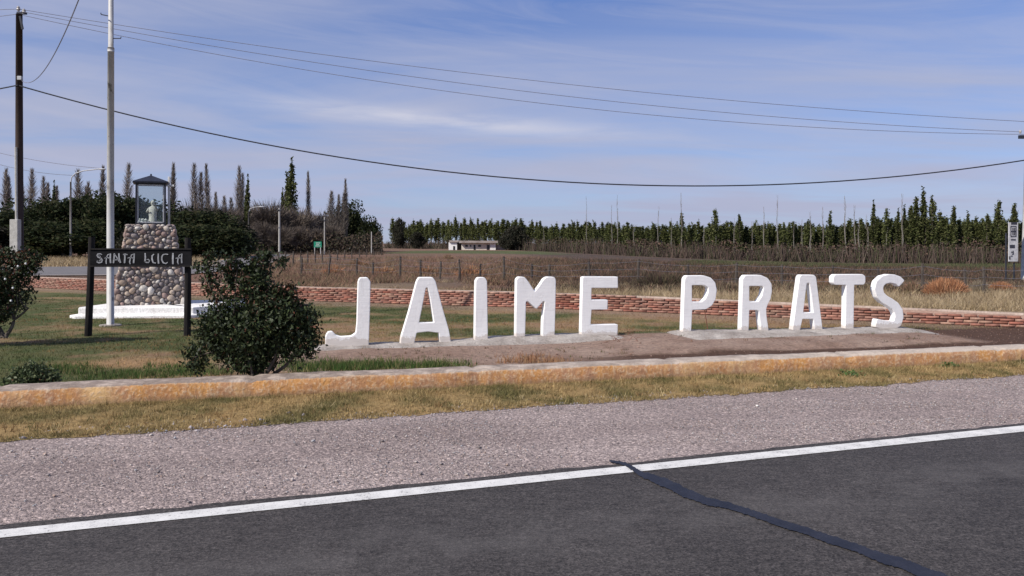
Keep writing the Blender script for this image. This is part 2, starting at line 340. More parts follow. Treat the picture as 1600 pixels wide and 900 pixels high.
# ------------------------------------------------------------------ plan frames
WU = Vector((.9678, .2516, 0)); WN = Vector((-.2516, .9678, 0)); W0 = Vector((-.7, 8.74, 0))
def sd(s, d, z=0.0): return W0+WU*s+WN*d+Vector((0, 0, z))
def to_sd(x, y):
    return (x-W0.x)*WU.x+(y-W0.y)*WU.y, (x-W0.x)*WN.x+(y-W0.y)*WN.y
RA = Vector((-2.815, 4.396, 0)); RB = Vector((4.414, 6.897, 0)); RU = (RB-RA).normalized(); RN = Vector((-RU.y, RU.x, 0))
def rd(s, d, z=0.0): return RA+RU*s+RN*d+Vector((0, 0, z))
VA = G(0, 690); VB = G(1600, 586)             # gravel / verge edge
BW = [Vector((-60, 53, 0)), Vector((-28.5, 35.2, 0)), Vector((-16.9, 28.6, 0)), Vector((-5.86, 22.2, 0)), Vector((0, 19.95, 0)), Vector((2.99, 18.55, 0)), Vector((9.7, 15.1, 0)), Vector((13.1, 12.9, 0))]
def bw_y(x): return np.interp(x, [p.x for p in BW], [p.y for p in BW])
def vnoise(x, y, s, seed=0.0):
    return np.array([noise.noise(Vector((a*s+seed, b*s-seed, seed*.37))) for a, b in zip(np.ravel(x), np.ravel(y))]).reshape(np.shape(x))
def fbm(x, y, s, seed=0.0, oct=3):
    r = 0; a = 1; t = 0
    for k in range(oct): r = r+a*vnoise(x, y, s*2**k, seed+k*7.3); t += a; a *= .55
    return r/t
def lerp(a, b, t): return a*(1-t)[..., None]+b*t[..., None]
C3 = lambda *c: np.array(c, float)
def grid_faces(nx, ny, mask=None):
    i, j = np.meshgrid(np.arange(nx-1), np.arange(ny-1), indexing='ij')
    f = np.stack([i*ny+j, (i+1)*ny+j, (i+1)*ny+j+1, i*ny+j+1], -1).reshape(-1, 4)
    if mask is not None: f = f[mask.ravel()]
    return f
# --- ground (field, verge beyond, everything out to the horizon)
def field_colour(x, y):
    a = fbm(x, y, .035, 3.1); b = fbm(x, y, .16, 9.7); c = fbm(x, y*2.2, .6, 4.4, 2)
    brown = C3(.155, .11, .08); dark = C3(.088, .066, .055); tan = C3(.33, .25, .16); pink = C3(.20, .118, .085); grn = C3(.085, .105, .045)
    col = lerp(np.broadcast_to(brown, x.shape+(3,)), np.broadcast_to(pink, x.shape+(3,)), np.clip(.5+b*1.8, 0, 1))
    # ploughed dark land to the right
    t = smooth(-2, 8, x)*smooth(24, 33, y+b*6)
    col = lerp(col, np.broadcast_to(dark, col.shape), t*np.clip(.75+a, 0, 1))
    # dry tan grass strip just behind the brick wall and along the side road
    dw = y-bw_y(x)
    t = smooth(.2, 1.4, dw)*(1-smooth(6, 9.5, dw+b*3))*smooth(-14, -4, x)
    col = lerp(col, np.broadcast_to(tan, col.shape), t*np.clip(.8+c, 0, 1))
    # tan verge on the far side of the side road at left
    t = smooth(50, 54, y)*(1-smooth(84, 92, y))*(1-smooth(-26, -16, x))
    col = lerp(col, np.broadcast_to(tan*1.05, col.shape), t)
    # green strips
    t = smooth(66, 74, y+a*8)*(1-smooth(84, 92, y))*smooth(12, 34, x)
    col = lerp(col, np.broadcast_to(grn, col.shape), t*.85)
    t = smooth(120, 130, y+a*8)*(1-smooth(165, 175, y))*smooth(-26, -18, x)*(1-smooth(4, 12, x))
    col = lerp(col, np.broadcast_to(grn, col.shape), t*.9)
    col = col*(1+.35*c[..., None]); return np.clip(col, .01, 1)
xs = np.concatenate([-np.geomspace(3500, 72, 22), np.arange(-70, 90.1, 1.25), np.geomspace(92, 3500, 22)])
ys = np.concatenate([[-400, -150, -60, -20, 0, 4, 8], np.arange(10, 70, .8), np.arange(70, 140, 1.6), np.arange(140, 300, 5), np.geomspace(305, 4500, 22)])
gx, gy = np.meshgrid(xs, ys, indexing='ij'); zg = gz(gx, gy)
near = gy < (bw_y(gx)+.35)
zg = zg+.035*fbm(gx, gy, .35, 2.2, 2)*(gy > bw_y(gx)+1.5)*(gy < 300)
zg = np.where(near, -.06, zg)
o = npmesh('ground', np.stack([gx, gy, zg], -1).reshape(-1, 3), grid_faces(len(xs), len(ys)), M['ground'], field_colour(gx, gy).reshape(-1, 3), smooth_=True)
tag(o, kind='structure')
def strip(name, pts_a, pts_b, z, m, label=None):
    V = []; 
    for a, b in zip(pts_a, pts_b): V += [(a.x, a.y, z), (b.x, b.y, z)]
    fs = [(2*i, 2*i+2, 2*i+3, 2*i+1) for i in range(len(pts_a)-1)]
    o = npmesh(name, V, fs, m); tag(o, kind='structure'); return o
S_ = list(np.linspace(-70, 42, 113))
S1_ = S_; S_ = list(np.linspace(-70, -8, 30))+list(np.arange(-7.9, 20, .05))+list(np.linspace(20.5, 42, 10))
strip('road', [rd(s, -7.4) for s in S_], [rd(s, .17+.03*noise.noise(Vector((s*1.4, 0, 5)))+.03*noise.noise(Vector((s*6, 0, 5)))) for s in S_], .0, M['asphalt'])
# far shoulder behind the camera
strip('gravel_shoulder', [rd(s, -20) for s in S_], [rd(s, -7.4) for s in S_], -.004, M['gravel'])
lw = lambda s: .138+.004*s
strip('edge_line', [rd(s, -lw(s)/2) for s in S_], [rd(s, lw(s)/2) for s in S_], .004, M['paint'])
# gravel between the asphalt and the low wall (the grass verge lies on it)
ga = [rd(s, .10) for s in S_]
def wall_at_x(x): return Vector((x, W0.y+(x-W0.x)*WU.y/WU.x+.1, 0))
strip('roadside_gravel', [p for p in ga], [wall_at_x(p.x-.5) if p.x < 13 else Vector((p.x-3, p.y+3, 0)) for p in ga], -.006, M['gravel'])
# verge sheet
dirv = (VB-VA)
def ve(x):
    y = VA.y+(x-VA.x)*dirv.y/dirv.x
    return y+.10*noise.noise(Vector((x*1.1, 0, 3)))+.06*noise.noise(Vector((x*4, 5, 3)))+.06*noise.noise(Vector((x*13, 5, 3)))+.04*noise.noise(Vector((x*31, 5, 3)))
vx = np.concatenate([np.arange(-34, -8, .1), np.arange(-8, 13.2, .03)]); nyv = 14
VV = np.zeros((len(vx), nyv, 3))
for i, x in enumerate(vx):
    y0 = ve(x); y1 = wall_at_x(x).y
    for j in range(nyv):
        t = j/(nyv-1); VV[i, j] = (x, y0+(y1-y0)*t, .002+.02*t+(.010*noise.noise(Vector((x*5, (y0+(y1-y0)*t)*5, 1))) if j else -.004))
cn = fbm(VV[..., 0], VV[..., 1], 1.6, 5.5)
vcol = lerp(np.broadcast_to(C3(.35, .24, .11), cn.shape+(3,)), np.broadcast_to(C3(.19, .165, .075), cn.shape+(3,)), np.clip(.35+cn*1.8, 0, 1))
tag(npmesh('grass_verge', VV.reshape(-1, 3), grid_faces(len(vx), nyv), M['lawn'], vcol.reshape(-1, 3), smooth_=True), kind='structure')
# lawn sheet between low wall and brick wall, with the red soil bank in front of the letters
def soil_mask(x, y):
    s, d = to_sd(x, y); nz = fbm(x, y, 1.3, 8.1)
    m = smooth(-2.9, -1.7, s+nz*.8)*smooth(.2, 1.0, d-1.15*(1-smooth(-.2, 2.2, s))+nz*.35)*(1-smooth(3.35, 3.75, d+nz*.25))
    return m*(1-smooth(17, 20, s))
def bank_h(x, y):
    s, d = to_sd(x, y); nz = fbm(x, y, 1.1, 1.1)
    edge = 1.98+.10*np.sin(s*1.3)
    m = smooth(edge-.10, edge+.13, d+nz*.12)*(1-smooth(4.0, 4.7, d))*smooth(2.2, 4.2, s)*(1-smooth(8.6, 9.4, s+nz*.3))
    left = smooth(2.0, 3.1, d)*(1-smooth(3.7, 4.3, d))*smooth(-3.2, -2.0, s)*(1-smooth(4.2, 4.6, s))*.06
    return m*(.062+.015*nz)+left+.012*nz
lx = np.concatenate([np.arange(-45, -12, .5), np.arange(-12, 13.3, .07)])
nyl = 130
LX = np.repeat(lx[:, None], nyl, 1); tl = np.linspace(0, 1, nyl)**1.35
y0 = W0.y+(lx-W0.x)*WU.y/WU.x+.2; y1 = bw_y(lx)+.1
LY = y0[:, None]+np.maximum(y1-y0, .01)[:, None]*tl[None, :]
LZ = bank_h(LX, LY)
sm = soil_mask(LX, LY); s_a, d_a = to_sd(LX, LY)
def lawn_colour(x, y):
    a = fbm(x, y*1.6, .42, 6.6); b = fbm(x, y, 2.1, 2.6); 
    g1 = C3(.075, .098, .038); g2 = C3(.125, .118, .055); tan = C3(.30, .215, .115); red = C3(.27, .165, .105)
    lean = smooth(-7, 1.5, x)                                       # greener lawn at the left
    col = lerp(np.broadcast_to(g1, x.shape+(3,)), np.broadcast_to(g2, x.shape+(3,)), np.clip(.45+b*1.3, 0, 1))
    col = lerp(col, np.broadcast_to(tan, col.shape), np.clip((a-.08+.40*lean)*2.6, 0, 1)*.9)
    col = lerp(col, np.broadcast_to(red, col.shape), np.clip((b*.7+a*.8-.10+.22*lean)*3, 0, 1)*.7)
    px_, py_ = G(215, 568).x, G(215, 568).y                         # bare orange patch near the low wall
    t = np.exp(-(((x-px_)/1.0)**2+((y-py_)/.45)**2)**1.5); col = lerp(col, np.broadcast_to(C3(.36, .225, .12), col.shape), t*.9)
    dw = bw_y(x)-y; t = (1-smooth(.5, 1.7, dw+b))*.7; col = lerp(col, np.broadcast_to(C3(.29, .20, .15), col.shape), t)
    return col
lc = lawn_colour(LX, LY)
nz = fbm(LX, LY, 1.7, 12.0)
soilc = lerp(np.broadcast_to(C3(.25, .168, .130), LX.shape+(3,)), np.broadcast_to(C3(.34, .25, .20), LX.shape+(3,)), np.clip(.5+nz*1.6, 0, 1))
dark_soil = smooth(1.2, 3.4, s_a)*smooth(1.0, 1.2, d_a)*(1-smooth(1.84, 1.96, d_a+nz*.14+.05*np.sin(s_a*2.3)))
dark_soil = np.maximum(dark_soil, smooth(8.7, 9.5, s_a+nz*.3)*(1-smooth(3.6, 4.4, d_a+nz*.5)))
soilc = lerp(soilc, np.broadcast_to(C3(.075, .042, .030), soilc.shape), dark_soil*.9)  # much darker soil colour in front of the bank and past its right end
lc = lerp(lc, soilc, np.maximum(sm, dark_soil)); 
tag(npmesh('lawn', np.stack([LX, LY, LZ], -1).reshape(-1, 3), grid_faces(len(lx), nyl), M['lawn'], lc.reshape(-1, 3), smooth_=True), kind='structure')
# side road and sandy track
near_ = [G(-900, 436), G(-300, 433), G(60, 431.5), G(170, 431), G(300, 429), G(390, 421), G(432, 409), G(455, 398), G(500, 391.5), G(560, 388.6)]
far_ = [G(-900, 417), G(-300, 418), G(60, 418), G(170, 417.2), G(300, 411), G(370, 405), G(410, 398), G(440, 392.5), G(490, 389.2), G(560, 387.4)]
V = []
for a, b in zip(near_, far_): V += [(a.x, a.y, gz(a.x, a.y)+.05), (b.x, b.y, gz(b.x, b.y)+.05)]
tag(npmesh('side_road', V, [(2*i, 2*i+2, 2*i+3, 2*i+1) for i in range(len(near_)-1)], M['side']), kind='structure')
V = []
for a in near_[:6]: q = a.normalized(); V += [(a.x-q.x*.15, a.y-q.y*.45, gz(a.x, a.y)+.054), (a.x-q.x*.0, a.y-q.y*.0, gz(a.x, a.y)+.054)]
tag(npmesh('side_road_edge', V, [(2*i, 2*i+2, 2*i+3, 2*i+1) for i in range(5)], M['pale']), kind='structure')
tr_a = [G(380, 397.2), G(430, 391.8), G(480, 389.3), G(530, 388.0), G(600, 387.0)]; tr_b = [G(380, 395.0), G(430, 390.4), G(480, 388.3), G(530, 387.2), G(600, 386.3)]
V = []
for a, b in zip(tr_a, tr_b): V += [(a.x, a.y, .16), (b.x, b.y, .16)]
tag(npmesh('sandy_track', V, [(2*i, 2*i+2, 2*i+3, 2*i+1) for i in range(4)], mottled('sand', [(.42, .34, .26), (.52, .43, .34)], .3, 8, .95, .1)), kind='structure')
# bitumen crack seal across the road
cpts = [(952, 721), (975, 725), (1000, 741), (1040, 756), (1062, 767), (1100, 783), (1140, 792), (1180, 805), (1220, 819), (1260, 831), (1300, 846), (1340, 858), (1375, 873), (1410, 882), (1440, 896), (1475, 908), (1530, 935), (1600, 990)]
cw = [2, 5, 8, 13, 14, 11, 9, 9, 10, 10, 12, 11, 14, 15, 17, 17, 18, 18]
ca = []; cb_ = []
for i in range(len(cpts)-1):
    for k in range(14):
        t = k/14; px = cpts[i][0]*(1-t)+cpts[i+1][0]*t; py = cpts[i][1]*(1-t)+cpts[i+1][1]*t; wd = (cw[i]*(1-t)+cw[i+1]*t)
        wd *= 1.15; j = noise.noise(Vector((px*.05, 1, 0)))*2.2+noise.noise(Vector((px*.2, 1, 0)))*1.2+noise.noise(Vector((px*.6, 3, 0)))*1.6
        ca.append(G(px, py+wd/2+j)); cb_.append(G(px, py-wd/2+j*.6+noise.noise(Vector((px*.09, 7, 0)))*1.5+noise.noise(Vector((px*.5, 9, 0)))*1.6))
o = strip('bitumen_crack_seal', ca, cb_, .0065, M['tar']); 
# ------------------------------------------------------------------ scattered stuff: grass, stones
def tufts(name, XY, Zf, k, h, spread, wid, cols, m=None, lean=.5, label=None, cat='grass', kind='stuff', hvar=.5):
    """XY (n,2) ; k blades each ; cols (n,3)"""
    n = len(XY); rep = np.repeat(np.arange(n), k); N_ = n*k
    bx = XY[rep, 0]+RNG.normal(0, spread, N_); by = XY[rep, 1]+RNG.normal(0, spread, N_); bz = Zf(bx, by)-.006
    a = RNG.uniform(0, 2*np.pi, N_); hh = (h if np.isscalar(h) else h[rep])*RNG.uniform(1-hvar, 1+hvar, N_); l = RNG.uniform(0, lean, N_)*hh
    ww = wid*RNG.uniform(.6, 1.3, N_); fa = RNG.uniform(0, np.pi, N_)
    p0 = np.stack([bx-np.cos(fa)*ww/2, by-np.sin(fa)*ww/2, bz], -1); p1 = np.stack([bx+np.cos(fa)*ww/2, by+np.sin(fa)*ww/2, bz], -1)
    p2 = np.stack([bx+np.cos(a)*l, by+np.sin(a)*l, bz+hh], -1)
    V = np.stack([p0, p1, p2], 1).reshape(-1, 3); Fc = np.arange(3*N_).reshape(-1, 3)
    c = cols[rep]*RNG.uniform(.7, 1.3, (N_, 1)); c = np.repeat(c, 3, 0)
    o = npmesh(name, V, Fc, m or M['grass'], np.clip(c, 0, 1))
    tag(o, label, cat, None, kind); return o
def pick(n, xr, yf, dens=None):
    x = RNG.uniform(xr[0], xr[1], n); u = RNG.uniform(0, 1, n); y0, y1 = yf(x); y = y0+(y1-y0)*u
    return x, y
# verge grass
x, y = pick(34000, (-9, 12.5), lambda x: (np.array([ve(a) for a in x]), W0.y+(x-W0.x)*WU.y/WU.x-.01))
y1_ = W0.y+(x-W0.x)*WU.y/WU.x; yy0 = np.array([ve(a) for a in x]); t = (y-yy0)/(y1_-yy0)
nn = fbm(x, y, 1.6, 5.5); keep = (RNG.uniform(0, 1, len(x)) < .34+.55*t+nn+.5*(t < .12)) ; x, y, nn, t = x[keep], y[keep], nn[keep], t[keep]
g = np.clip(.24+nn*1.8+RNG.normal(0, .2, len(x)), 0, 1); cc = lerp(np.broadcast_to(C3(.44, .32, .155), g.shape+(3,)), np.broadcast_to(C3(.17, .155, .062), g.shape+(3,)), g)*RNG.uniform(.6, 1.15, len(g))[:, None]
tufts('verge_grass', np.stack([x, y], -1), lambda a, b: a*0+.01, 6, (.020+.020*t*t+.016*np.clip(nn, 0, 1))*np.where(RNG.uniform(0, 1, len(x)) < .06, 1.9, 1), .028, .007, cc, lean=1.2, label='short dry yellow-green grass along the foot of the orange low wall')
# darker clumps and dead tufts along the verge
n = 900; x = RNG.uniform(-8, 12.5, n); yw = W0.y+(x-W0.x)*WU.y/WU.x; yy = np.array([ve(a) for a in x]); y = yw-(yw-yy)*RNG.power(.75, n)*.95-.03
cc = np.array([(.13, .12, .045), (.20, .13, .06), (.11, .11, .04), (.30, .19, .09), (.09, .095, .035), (.50, .40, .22)])[RNG.integers(0, 6, n)]
tufts('verge_weeds', np.stack([x, y], -1), lambda a, b: a*0+.012, 14, .030*RNG.uniform(.5, 1.7, n), .035, .008, cc, lean=1.1, label='darker weeds and dead tufts dotted along the dry verge', cat='weeds')
# lawn grass
n = 60000
x = RNG.uniform(-14, 12.5, n); u = RNG.uniform(0, 1, n)**1.5
y0 = W0.y+(x-W0.x)*WU.y/WU.x+.42; y1 = bw_y(x)-.15; y = y0+(y1-y0)*u
ok = (y1 > y0+.1) & (abs(x) < y*.68+.5) & (RNG.uniform(0, 1, n) > soil_mask(x, y)*1.3); x, y = x[ok], y[ok]
c = lawn_colour(x, y); green = c[:, 1]/c[:, 0]
ok = RNG.uniform(0, 1, len(x)) < np.clip(green-.35, .12, 1); x, y, c = x[ok], y[ok], c[ok]
tufts('lawn_grass', np.stack([x, y], -1), bank_h, 5, .030*(1+1.2*np.clip(fbm(x, y, .9, 17.0), 0, 1)), .045, .010, np.clip(c*np.array([1.1, 1.08, .95])*RNG.uniform(.6, 1.25, (len(c), 1)), 0, 1), lean=.9, label='short patchy lawn grass between the two low walls')
# taller green weeds by the left end of the letters and along the wall
def gpatch(px0, px1, py0, py1, n):
    a = RNG.uniform(px0, px1, n); b = RNG.uniform(py0, py1, n); Y = H*F/(b-HY); return np.stack([(a-800)/F*Y, Y], -1)
def weeds(label, pts, h, cols, k=7, spread=.04, wid=.010, lean=.5, name='weeds'):
    tufts(name, pts, bank_h, k, h, spread, wid, cols, lean=lean, label=label)
def colset(n, cs): return np.array(cs)[RNG.integers(0, len(cs), n)]
GR = [(.05, .105, .028), (.075, .13, .035), (.11, .14, .045), (.20, .18, .08)]
def clustered(centres, n, sx, sy):
    c = np.array(centres)[RNG.integers(0, len(centres), n)]; return c+RNG.normal(0, 1, (n, 2))*np.array([sx, sy])
cents = [tuple(G(p, q).xy) for p, q in [(505, 574), (530, 576), (548, 573), (560, 576), (575, 571), (600, 573), (620, 572), (650, 574), (675, 573), (700, 572), (480, 578), (470, 571)]]
weeds('patch of long green grass below the foot of the white J', clustered(cents, 620, .14, .16), .085, colset(620, GR), lean=.8)
cents = [tuple(G(p, q).xy) for p, q in [(170, 590), (200, 586), (240, 587), (270, 584), (120, 580), (330, 582), (90, 575), (290, 575)]]
weeds('green grass behind the low wall left of the dark shrub', clustered(cents, 600, .25, .16), .06, colset(600, GR), lean=.8)
cents = [tuple(G(p, q, .05).xy) for p, q in [(840, 557), (812, 560), (870, 562), (818, 554), (850, 563)]]
weeds('reddish dry weeds on the bare soil below the M', clustered(cents, 130, .16, .10), .07, colset(130, [(.34, .17, .09), (.28, .16, .09), (.38, .24, .13)]), lean=.9)
pts = np.concatenate([gpatch(1060, 1440, 521, 540, 40), gpatch(560, 1000, 548, 566, 60)])
pts2 = clustered([tuple(G(p, q).xy) for p, q in [(260, 545), (330, 540), (620, 515), (700, 505), (780, 500), (880, 505), (560, 500), (100, 500), (230, 530), (680, 520), (1020, 515)]], 900, .9, .55)
weeds('orange-brown dead grass tufts spread over the lawn behind the letters', pts2, .035, colset(900, [(.30, .19, .08), (.24, .16, .07), (.14, .13, .05), (.20, .11, .06)]), k=8, spread=.05)
weeds('scattered tiny dark weeds on the red soil bank', pts, .035, colset(len(pts), [(.16, .10, .06), (.10, .08, .05), (.14, .13, .06)]), k=9, spread=.025)
# loose stones on the gravel
def stones(name, XY, size, cols, label, Zf=None):
    n = len(XY); o8 = np.array([(1,0,0),(-1,0,0),(0,1,0),(0,-1,0),(0,0,1),(0,0,-1)], float)
    f8 = np.array([(0,2,4),(2,1,4),(1,3,4),(3,0,4),(2,0,5),(1,2,5),(3,1,5),(0,3,5)])
    r = size[:, None, None]*np.array([1, .8, .55])*RNG.uniform(.6, 1.35, (n, 6, 3))
    V = o8[None]*r; a = RNG.uniform(0, 6.28, n); ca, sa = np.cos(a)[:, None], np.sin(a)[:, None]
    x = V[..., 0]*ca-V[..., 1]*sa; y = V[..., 0]*sa+V[..., 1]*ca
    z0 = 0 if Zf is None else Zf(XY[:, 0], XY[:, 1])[:, None]
    V = np.stack([x+XY[:, 0:1], y+XY[:, 1:2], V[..., 2]+size[:, None]*.18+z0], -1).reshape(-1, 3)
    Fc = (f8[None]+np.arange(n)[:, None, None]*6).reshape(-1, 3)
    o = npmesh(name, V, Fc, M['stone'], np.repeat(cols, 6, 0)); tag(o, label, 'gravel', None, 'stuff')
n = 60000
s = RNG.uniform(-6, 17, n); x0 = RA.x+RU.x*s; u = RNG.uniform(0, 1, n)
yl = RA.y+(x0-RA.x)*RU.y/RU.x+.22; yv = VA.y+(x0-VA.x)*dirv.y/dirv.x+.22+.25*RNG.power(3, n); y = yl+(yv-yl)*u
size = .0035+.0065*RNG.power(.9, n)**2; big = RNG.uniform(0, 1, n) < .03*np.clip((4-s)/6, .10, 1); size[big] = .009+.017*RNG.power(.4, big.sum())
dens = np.clip(.55+1.6*vnoise(x0*.6, y*2.2, 1.0, 3.0)+.5*(u > .82), .1, 1); ok = RNG.uniform(0, 1, n) < dens; x0, y, size, u = x0[ok], y[ok], size[ok], u[ok]
pc = np.array([(.33, .285, .26), (.41, .365, .34), (.25, .22, .215), (.52, .47, .44), (.16, .14, .135), (.36, .27, .225), (.36, .36, .375)])
far_ = u > .84; size[far_] *= 1.35; cols = pc[RNG.integers(0, len(pc), len(x0))]; cols[RNG.uniform(0, 1, len(x0)) < .012] = (.72, .70, .66)
cols = np.where((u > .8)[:, None], cols*np.array([.95, .98, 1.08]), cols)
stones('gravel_stones', np.stack([x0, y], -1), size, cols, 'loose grey and pink gravel between the asphalt and the dry verge')
n = 6000; x = RNG.uniform(-2, 11, n); y = RNG.uniform(9.5, 15, n); ok = (soil_mask(x, y) > .6); x, y = x[ok], y[ok]
stones('soil_clods', np.stack([x, y], -1), RNG.uniform(.004, .013, len(x))*np.where(RNG.uniform(0, 1, len(x)) < .04, 2.2, 1), pc[RNG.integers(0, 6, len(x))]*np.array([.62, .47, .40]), 'small clods and pebbles lying on the red soil bank', bank_h)
# field brush
def field_tufts(n, px, py, h, cs, label, k=10, spread=.25, wid=.03, lean=1.3, name='dry_grass', thr=-.1, sc=.25):
    a = RNG.uniform(px[0], px[1], n); 
    Ya, Yb = H*F/(py[0]-HY), H*F/(py[1]-HY); b = 1/RNG.uniform(1/Ya, 1/Yb, n)
    X = (a-800)/F*b; nv = fbm(X, b, sc, 31.0, 2); ok = (nv > thr) & (b > bw_y(X)+.7); X, b = X[ok], b[ok]
    hh = h*np.sqrt(np.clip(b/30, .8, 4))
    tufts(name, np.stack([X, b], -1), lambda x_, y_: gz(x_, y_), k, hh, spread, wid, colset(len(X), cs), lean=lean, label=label)
TAN = [(.40, .31, .19), (.34, .26, .16), (.46, .37, .24), (.26, .20, .11)]
BRN = [(.22, .13, .09), (.30, .18, .125), (.15, .105, .075), (.22, .18, .10)]
DRK = [(.085, .06, .048), (.12, .08, .06), (.065, .052, .042), (.10, .09, .05)]
field_tufts(3800, (800, 1640), (446, 486), .20, TAN, 'pale dry grass behind the brick wall, on the right', spread=.14, wid=.016, thr=-.25)
field_tufts(5200, (410, 900), (402, 450), .17, BRN, 'reddish brown dry brush in the field behind the first letters', spread=.25, wid=.03, thr=-.15)
field_tufts(2500, (430, 900), (430, 468), .10, TAN[:2]+BRN, 'sparse dry grass beyond the brick wall, on the left', spread=.14, wid=.014, thr=-.3)
field_tufts(11000, (800, 1640), (404, 456), .17, DRK+BRN[:1], 'dark brown stubble of the far ploughed field', spread=.4, wid=.04, thr=-.2)
field_tufts(3500, (1080, 1640), (401.5, 412), .16, [(.10, .12, .05), (.08, .10, .045), (.14, .13, .07)], 'low green growth at the far edge of the ploughed field', spread=.6, wid=.06, thr=-.3)
field_tufts(1500, (-60, 330), (402.5, 417), .22, TAN, 'tan dry grass on the far verge of the side road', spread=.5, wid=.05, thr=-.6)
# ------------------------------------------------------------------ low orange wall
def tube_along(ps, prof, m, name, wob=.012, cell=.09, ts=1.0):
    """profile (offset, z) swept along points; edges crumble a little"""
    L0 = [0]
    for a, b in zip(ps[:-1], ps[1:]): L0.append(L0[-1]+(b-a).length)
    n = int(L0[-1]/cell); V = []; k = len(prof)
    for i in range(n+1):
        l = L0[-1]*i/n; j = max(0, min(len(ps)-2, int(np.searchsorted(L0, l)-1))); t = (l-L0[j])/(L0[j+1]-L0[j])
        c = ps[j].lerp(ps[j+1], t); d = (ps[j+1]-ps[j]).normalized(); nn_ = Vector((-d.y, d.x, 0))
        for q, (o_, z_) in enumerate(prof):
            w1 = noise.noise(Vector((l*1.7, q*2.1, 4)))*wob*1.3+noise.noise(Vector((l*8, q*1.1, 9)))*wob*.6
            w2 = noise.noise(Vector((l*1.2, q*.6, 14)))*wob+noise.noise(Vector((l*9, q*.9, 19)))*wob*.5
            jt = .018 if (l % 2.37) < cell*1.01 and z_ > .02 else 0
            w2 -= jt; w1 += jt if o_ < .2 else -jt
            V.append(c+nn_*(o_+w1)+Vector((0, 0, z_+w2 if z_ > 0 else z_)))
    fs = [(i*k+q, (i+1)*k+q, (i+1)*k+q+1, i*k+q+1) for i in range(n) for q in range(k-1)]
    fs2 = np.array(fs); return npmesh(name, np.array([tuple(v) for v in V]), fs2, m, smooth_=False)
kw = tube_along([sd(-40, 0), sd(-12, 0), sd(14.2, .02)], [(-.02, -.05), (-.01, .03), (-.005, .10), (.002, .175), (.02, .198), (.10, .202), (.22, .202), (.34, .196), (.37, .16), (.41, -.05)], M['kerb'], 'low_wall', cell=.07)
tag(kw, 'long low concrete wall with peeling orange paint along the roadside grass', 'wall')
# ------------------------------------------------------------------ brick wall
def brick_wall():
    root = empty('brick_wall', BW[3], 'low red brick wall crossing the plaza behind the white letters', 'wall')
    Vs = []; Fs = []; Cs = []; core = MB(); cop = MB()
    cum = [0]
    for a, b in zip(BW[:-1], BW[1:]): cum.append(cum[-1]+(b-a).length)
    box = np.array([((k & 1)-.5, ((k >> 1) & 1)-.5, ((k >> 2) & 1)-.5) for k in range(8)])
    fb = np.array([(0,2,3,1), (4,5,7,6), (0,1,5,4), (2,6,7,3), (0,4,6,2), (1,3,7,5)])
    pal = np.array([(.27, .105, .075), (.235, .09, .065), (.30, .13, .09), (.26, .13, .10), (.19, .08, .06), (.31, .19, .14)])
    nrow = 7
    for j in range(1, len(BW)-1):
        a, b = BW[j], BW[j+1]; d = (b-a).normalized(); nrm = Vector((-d.y, d.x, 0)); ln = (b-a).length
        for r in range(nrow):
            if False: pass
            o_ = .13*((r) % 2); off = .030*r
            k = 0
            while True:
                s = k*.25+o_; k += 1
                if s > ln: break
                c = a+d*(s+random.uniform(-.02, .02))+nrm*(off+.03+random.uniform(-.014, .014))
                z = .028+.052*r+.006*noise.noise(Vector((c.x*.5, r, 0)))
                hs = .20+.16*float(smooth(14.5, 20, c.y))                 # a little lower near the right end
                if z+.03 > hs+.03: continue
                sz = np.array([.236*random.uniform(.93, 1.05), .10, .043*random.uniform(.85, 1.15)])
                ang = math.atan2(d.y, d.x)+random.uniform(-.06, .06); ca, sa = math.cos(ang), math.sin(ang)
                v = box*sz; v = np.stack([v[:, 0]*ca-v[:, 1]*sa+c.x, v[:, 0]*sa+v[:, 1]*ca+c.y, v[:, 2]+z], -1)
                Fs.append(fb+8*len(Vs)); Vs.append(v); q = pal[random.randrange(6)]*random.uniform(.75, 1.25); fd = (.25+.5*noise.noise(Vector((c.x*.45, c.y*.45, r*.6))))*1.0+.25*float(smooth(21, 26, c.y)); fd = min(max(fd, 0), .75); q = q*(1-fd)+np.array([.33, .215, .17])*fd
                if r == nrow-1: q = q*.5+np.array([.36, .24, .19])*.5
                Cs.append(np.repeat(q[None], 8, 0))
        m_ = (a+b)/2+nrm*.20
        ht = lambda q: .25+.125*float(smooth(14.5, 20, q.y))
        core.add([a+nrm*.0+Vector((0, 0, -.05)), b+nrm*.0+Vector((0, 0, -.05)), b+nrm*.33+Vector((0, 0, -.05)), a+nrm*.33+Vector((0, 0, -.05)),
                  a+nrm*.03+Vector((0, 0, .06)), b+nrm*.03+Vector((0, 0, .06)), b+nrm*.25+Vector((0, 0, ht(b)-.04)), a+nrm*.25+Vector((0, 0, ht(a)-.04)), b+nrm*.33+Vector((0, 0, ht(b)-.04)), a+nrm*.33+Vector((0, 0, ht(a)-.04))],
                 [(0,1,5,4), (4,5,6,7), (7,6,8,9), (9,8,2,3), (0,4,7,9,3), (1,2,8,6,5)])
        cop.add([a+nrm*.335+Vector((0, 0, -.05)), b+nrm*.335+Vector((0, 0, -.05)), b+nrm*.335+Vector((0, 0, ht(b))), a+nrm*.335+Vector((0, 0, ht(a))),
                 a+nrm*.375+Vector((0, 0, -.05)), b+nrm*.375+Vector((0, 0, -.05)), b+nrm*.375+Vector((0, 0, ht(b))), a+nrm*.375+Vector((0, 0, ht(a)))],
                [(0,1,2,3), (3,2,6,7), (7,6,5,4), (0,3,7,4), (1,5,6,2)])
    npmesh('bricks', np.concatenate(Vs), np.concatenate(Fs), M['brick'], np.concatenate(Cs), parent=root)
    core.build('mortar_bed', M['mortar'], root); cop.build('rear_coping', M['pale'], root)
brick_wall()
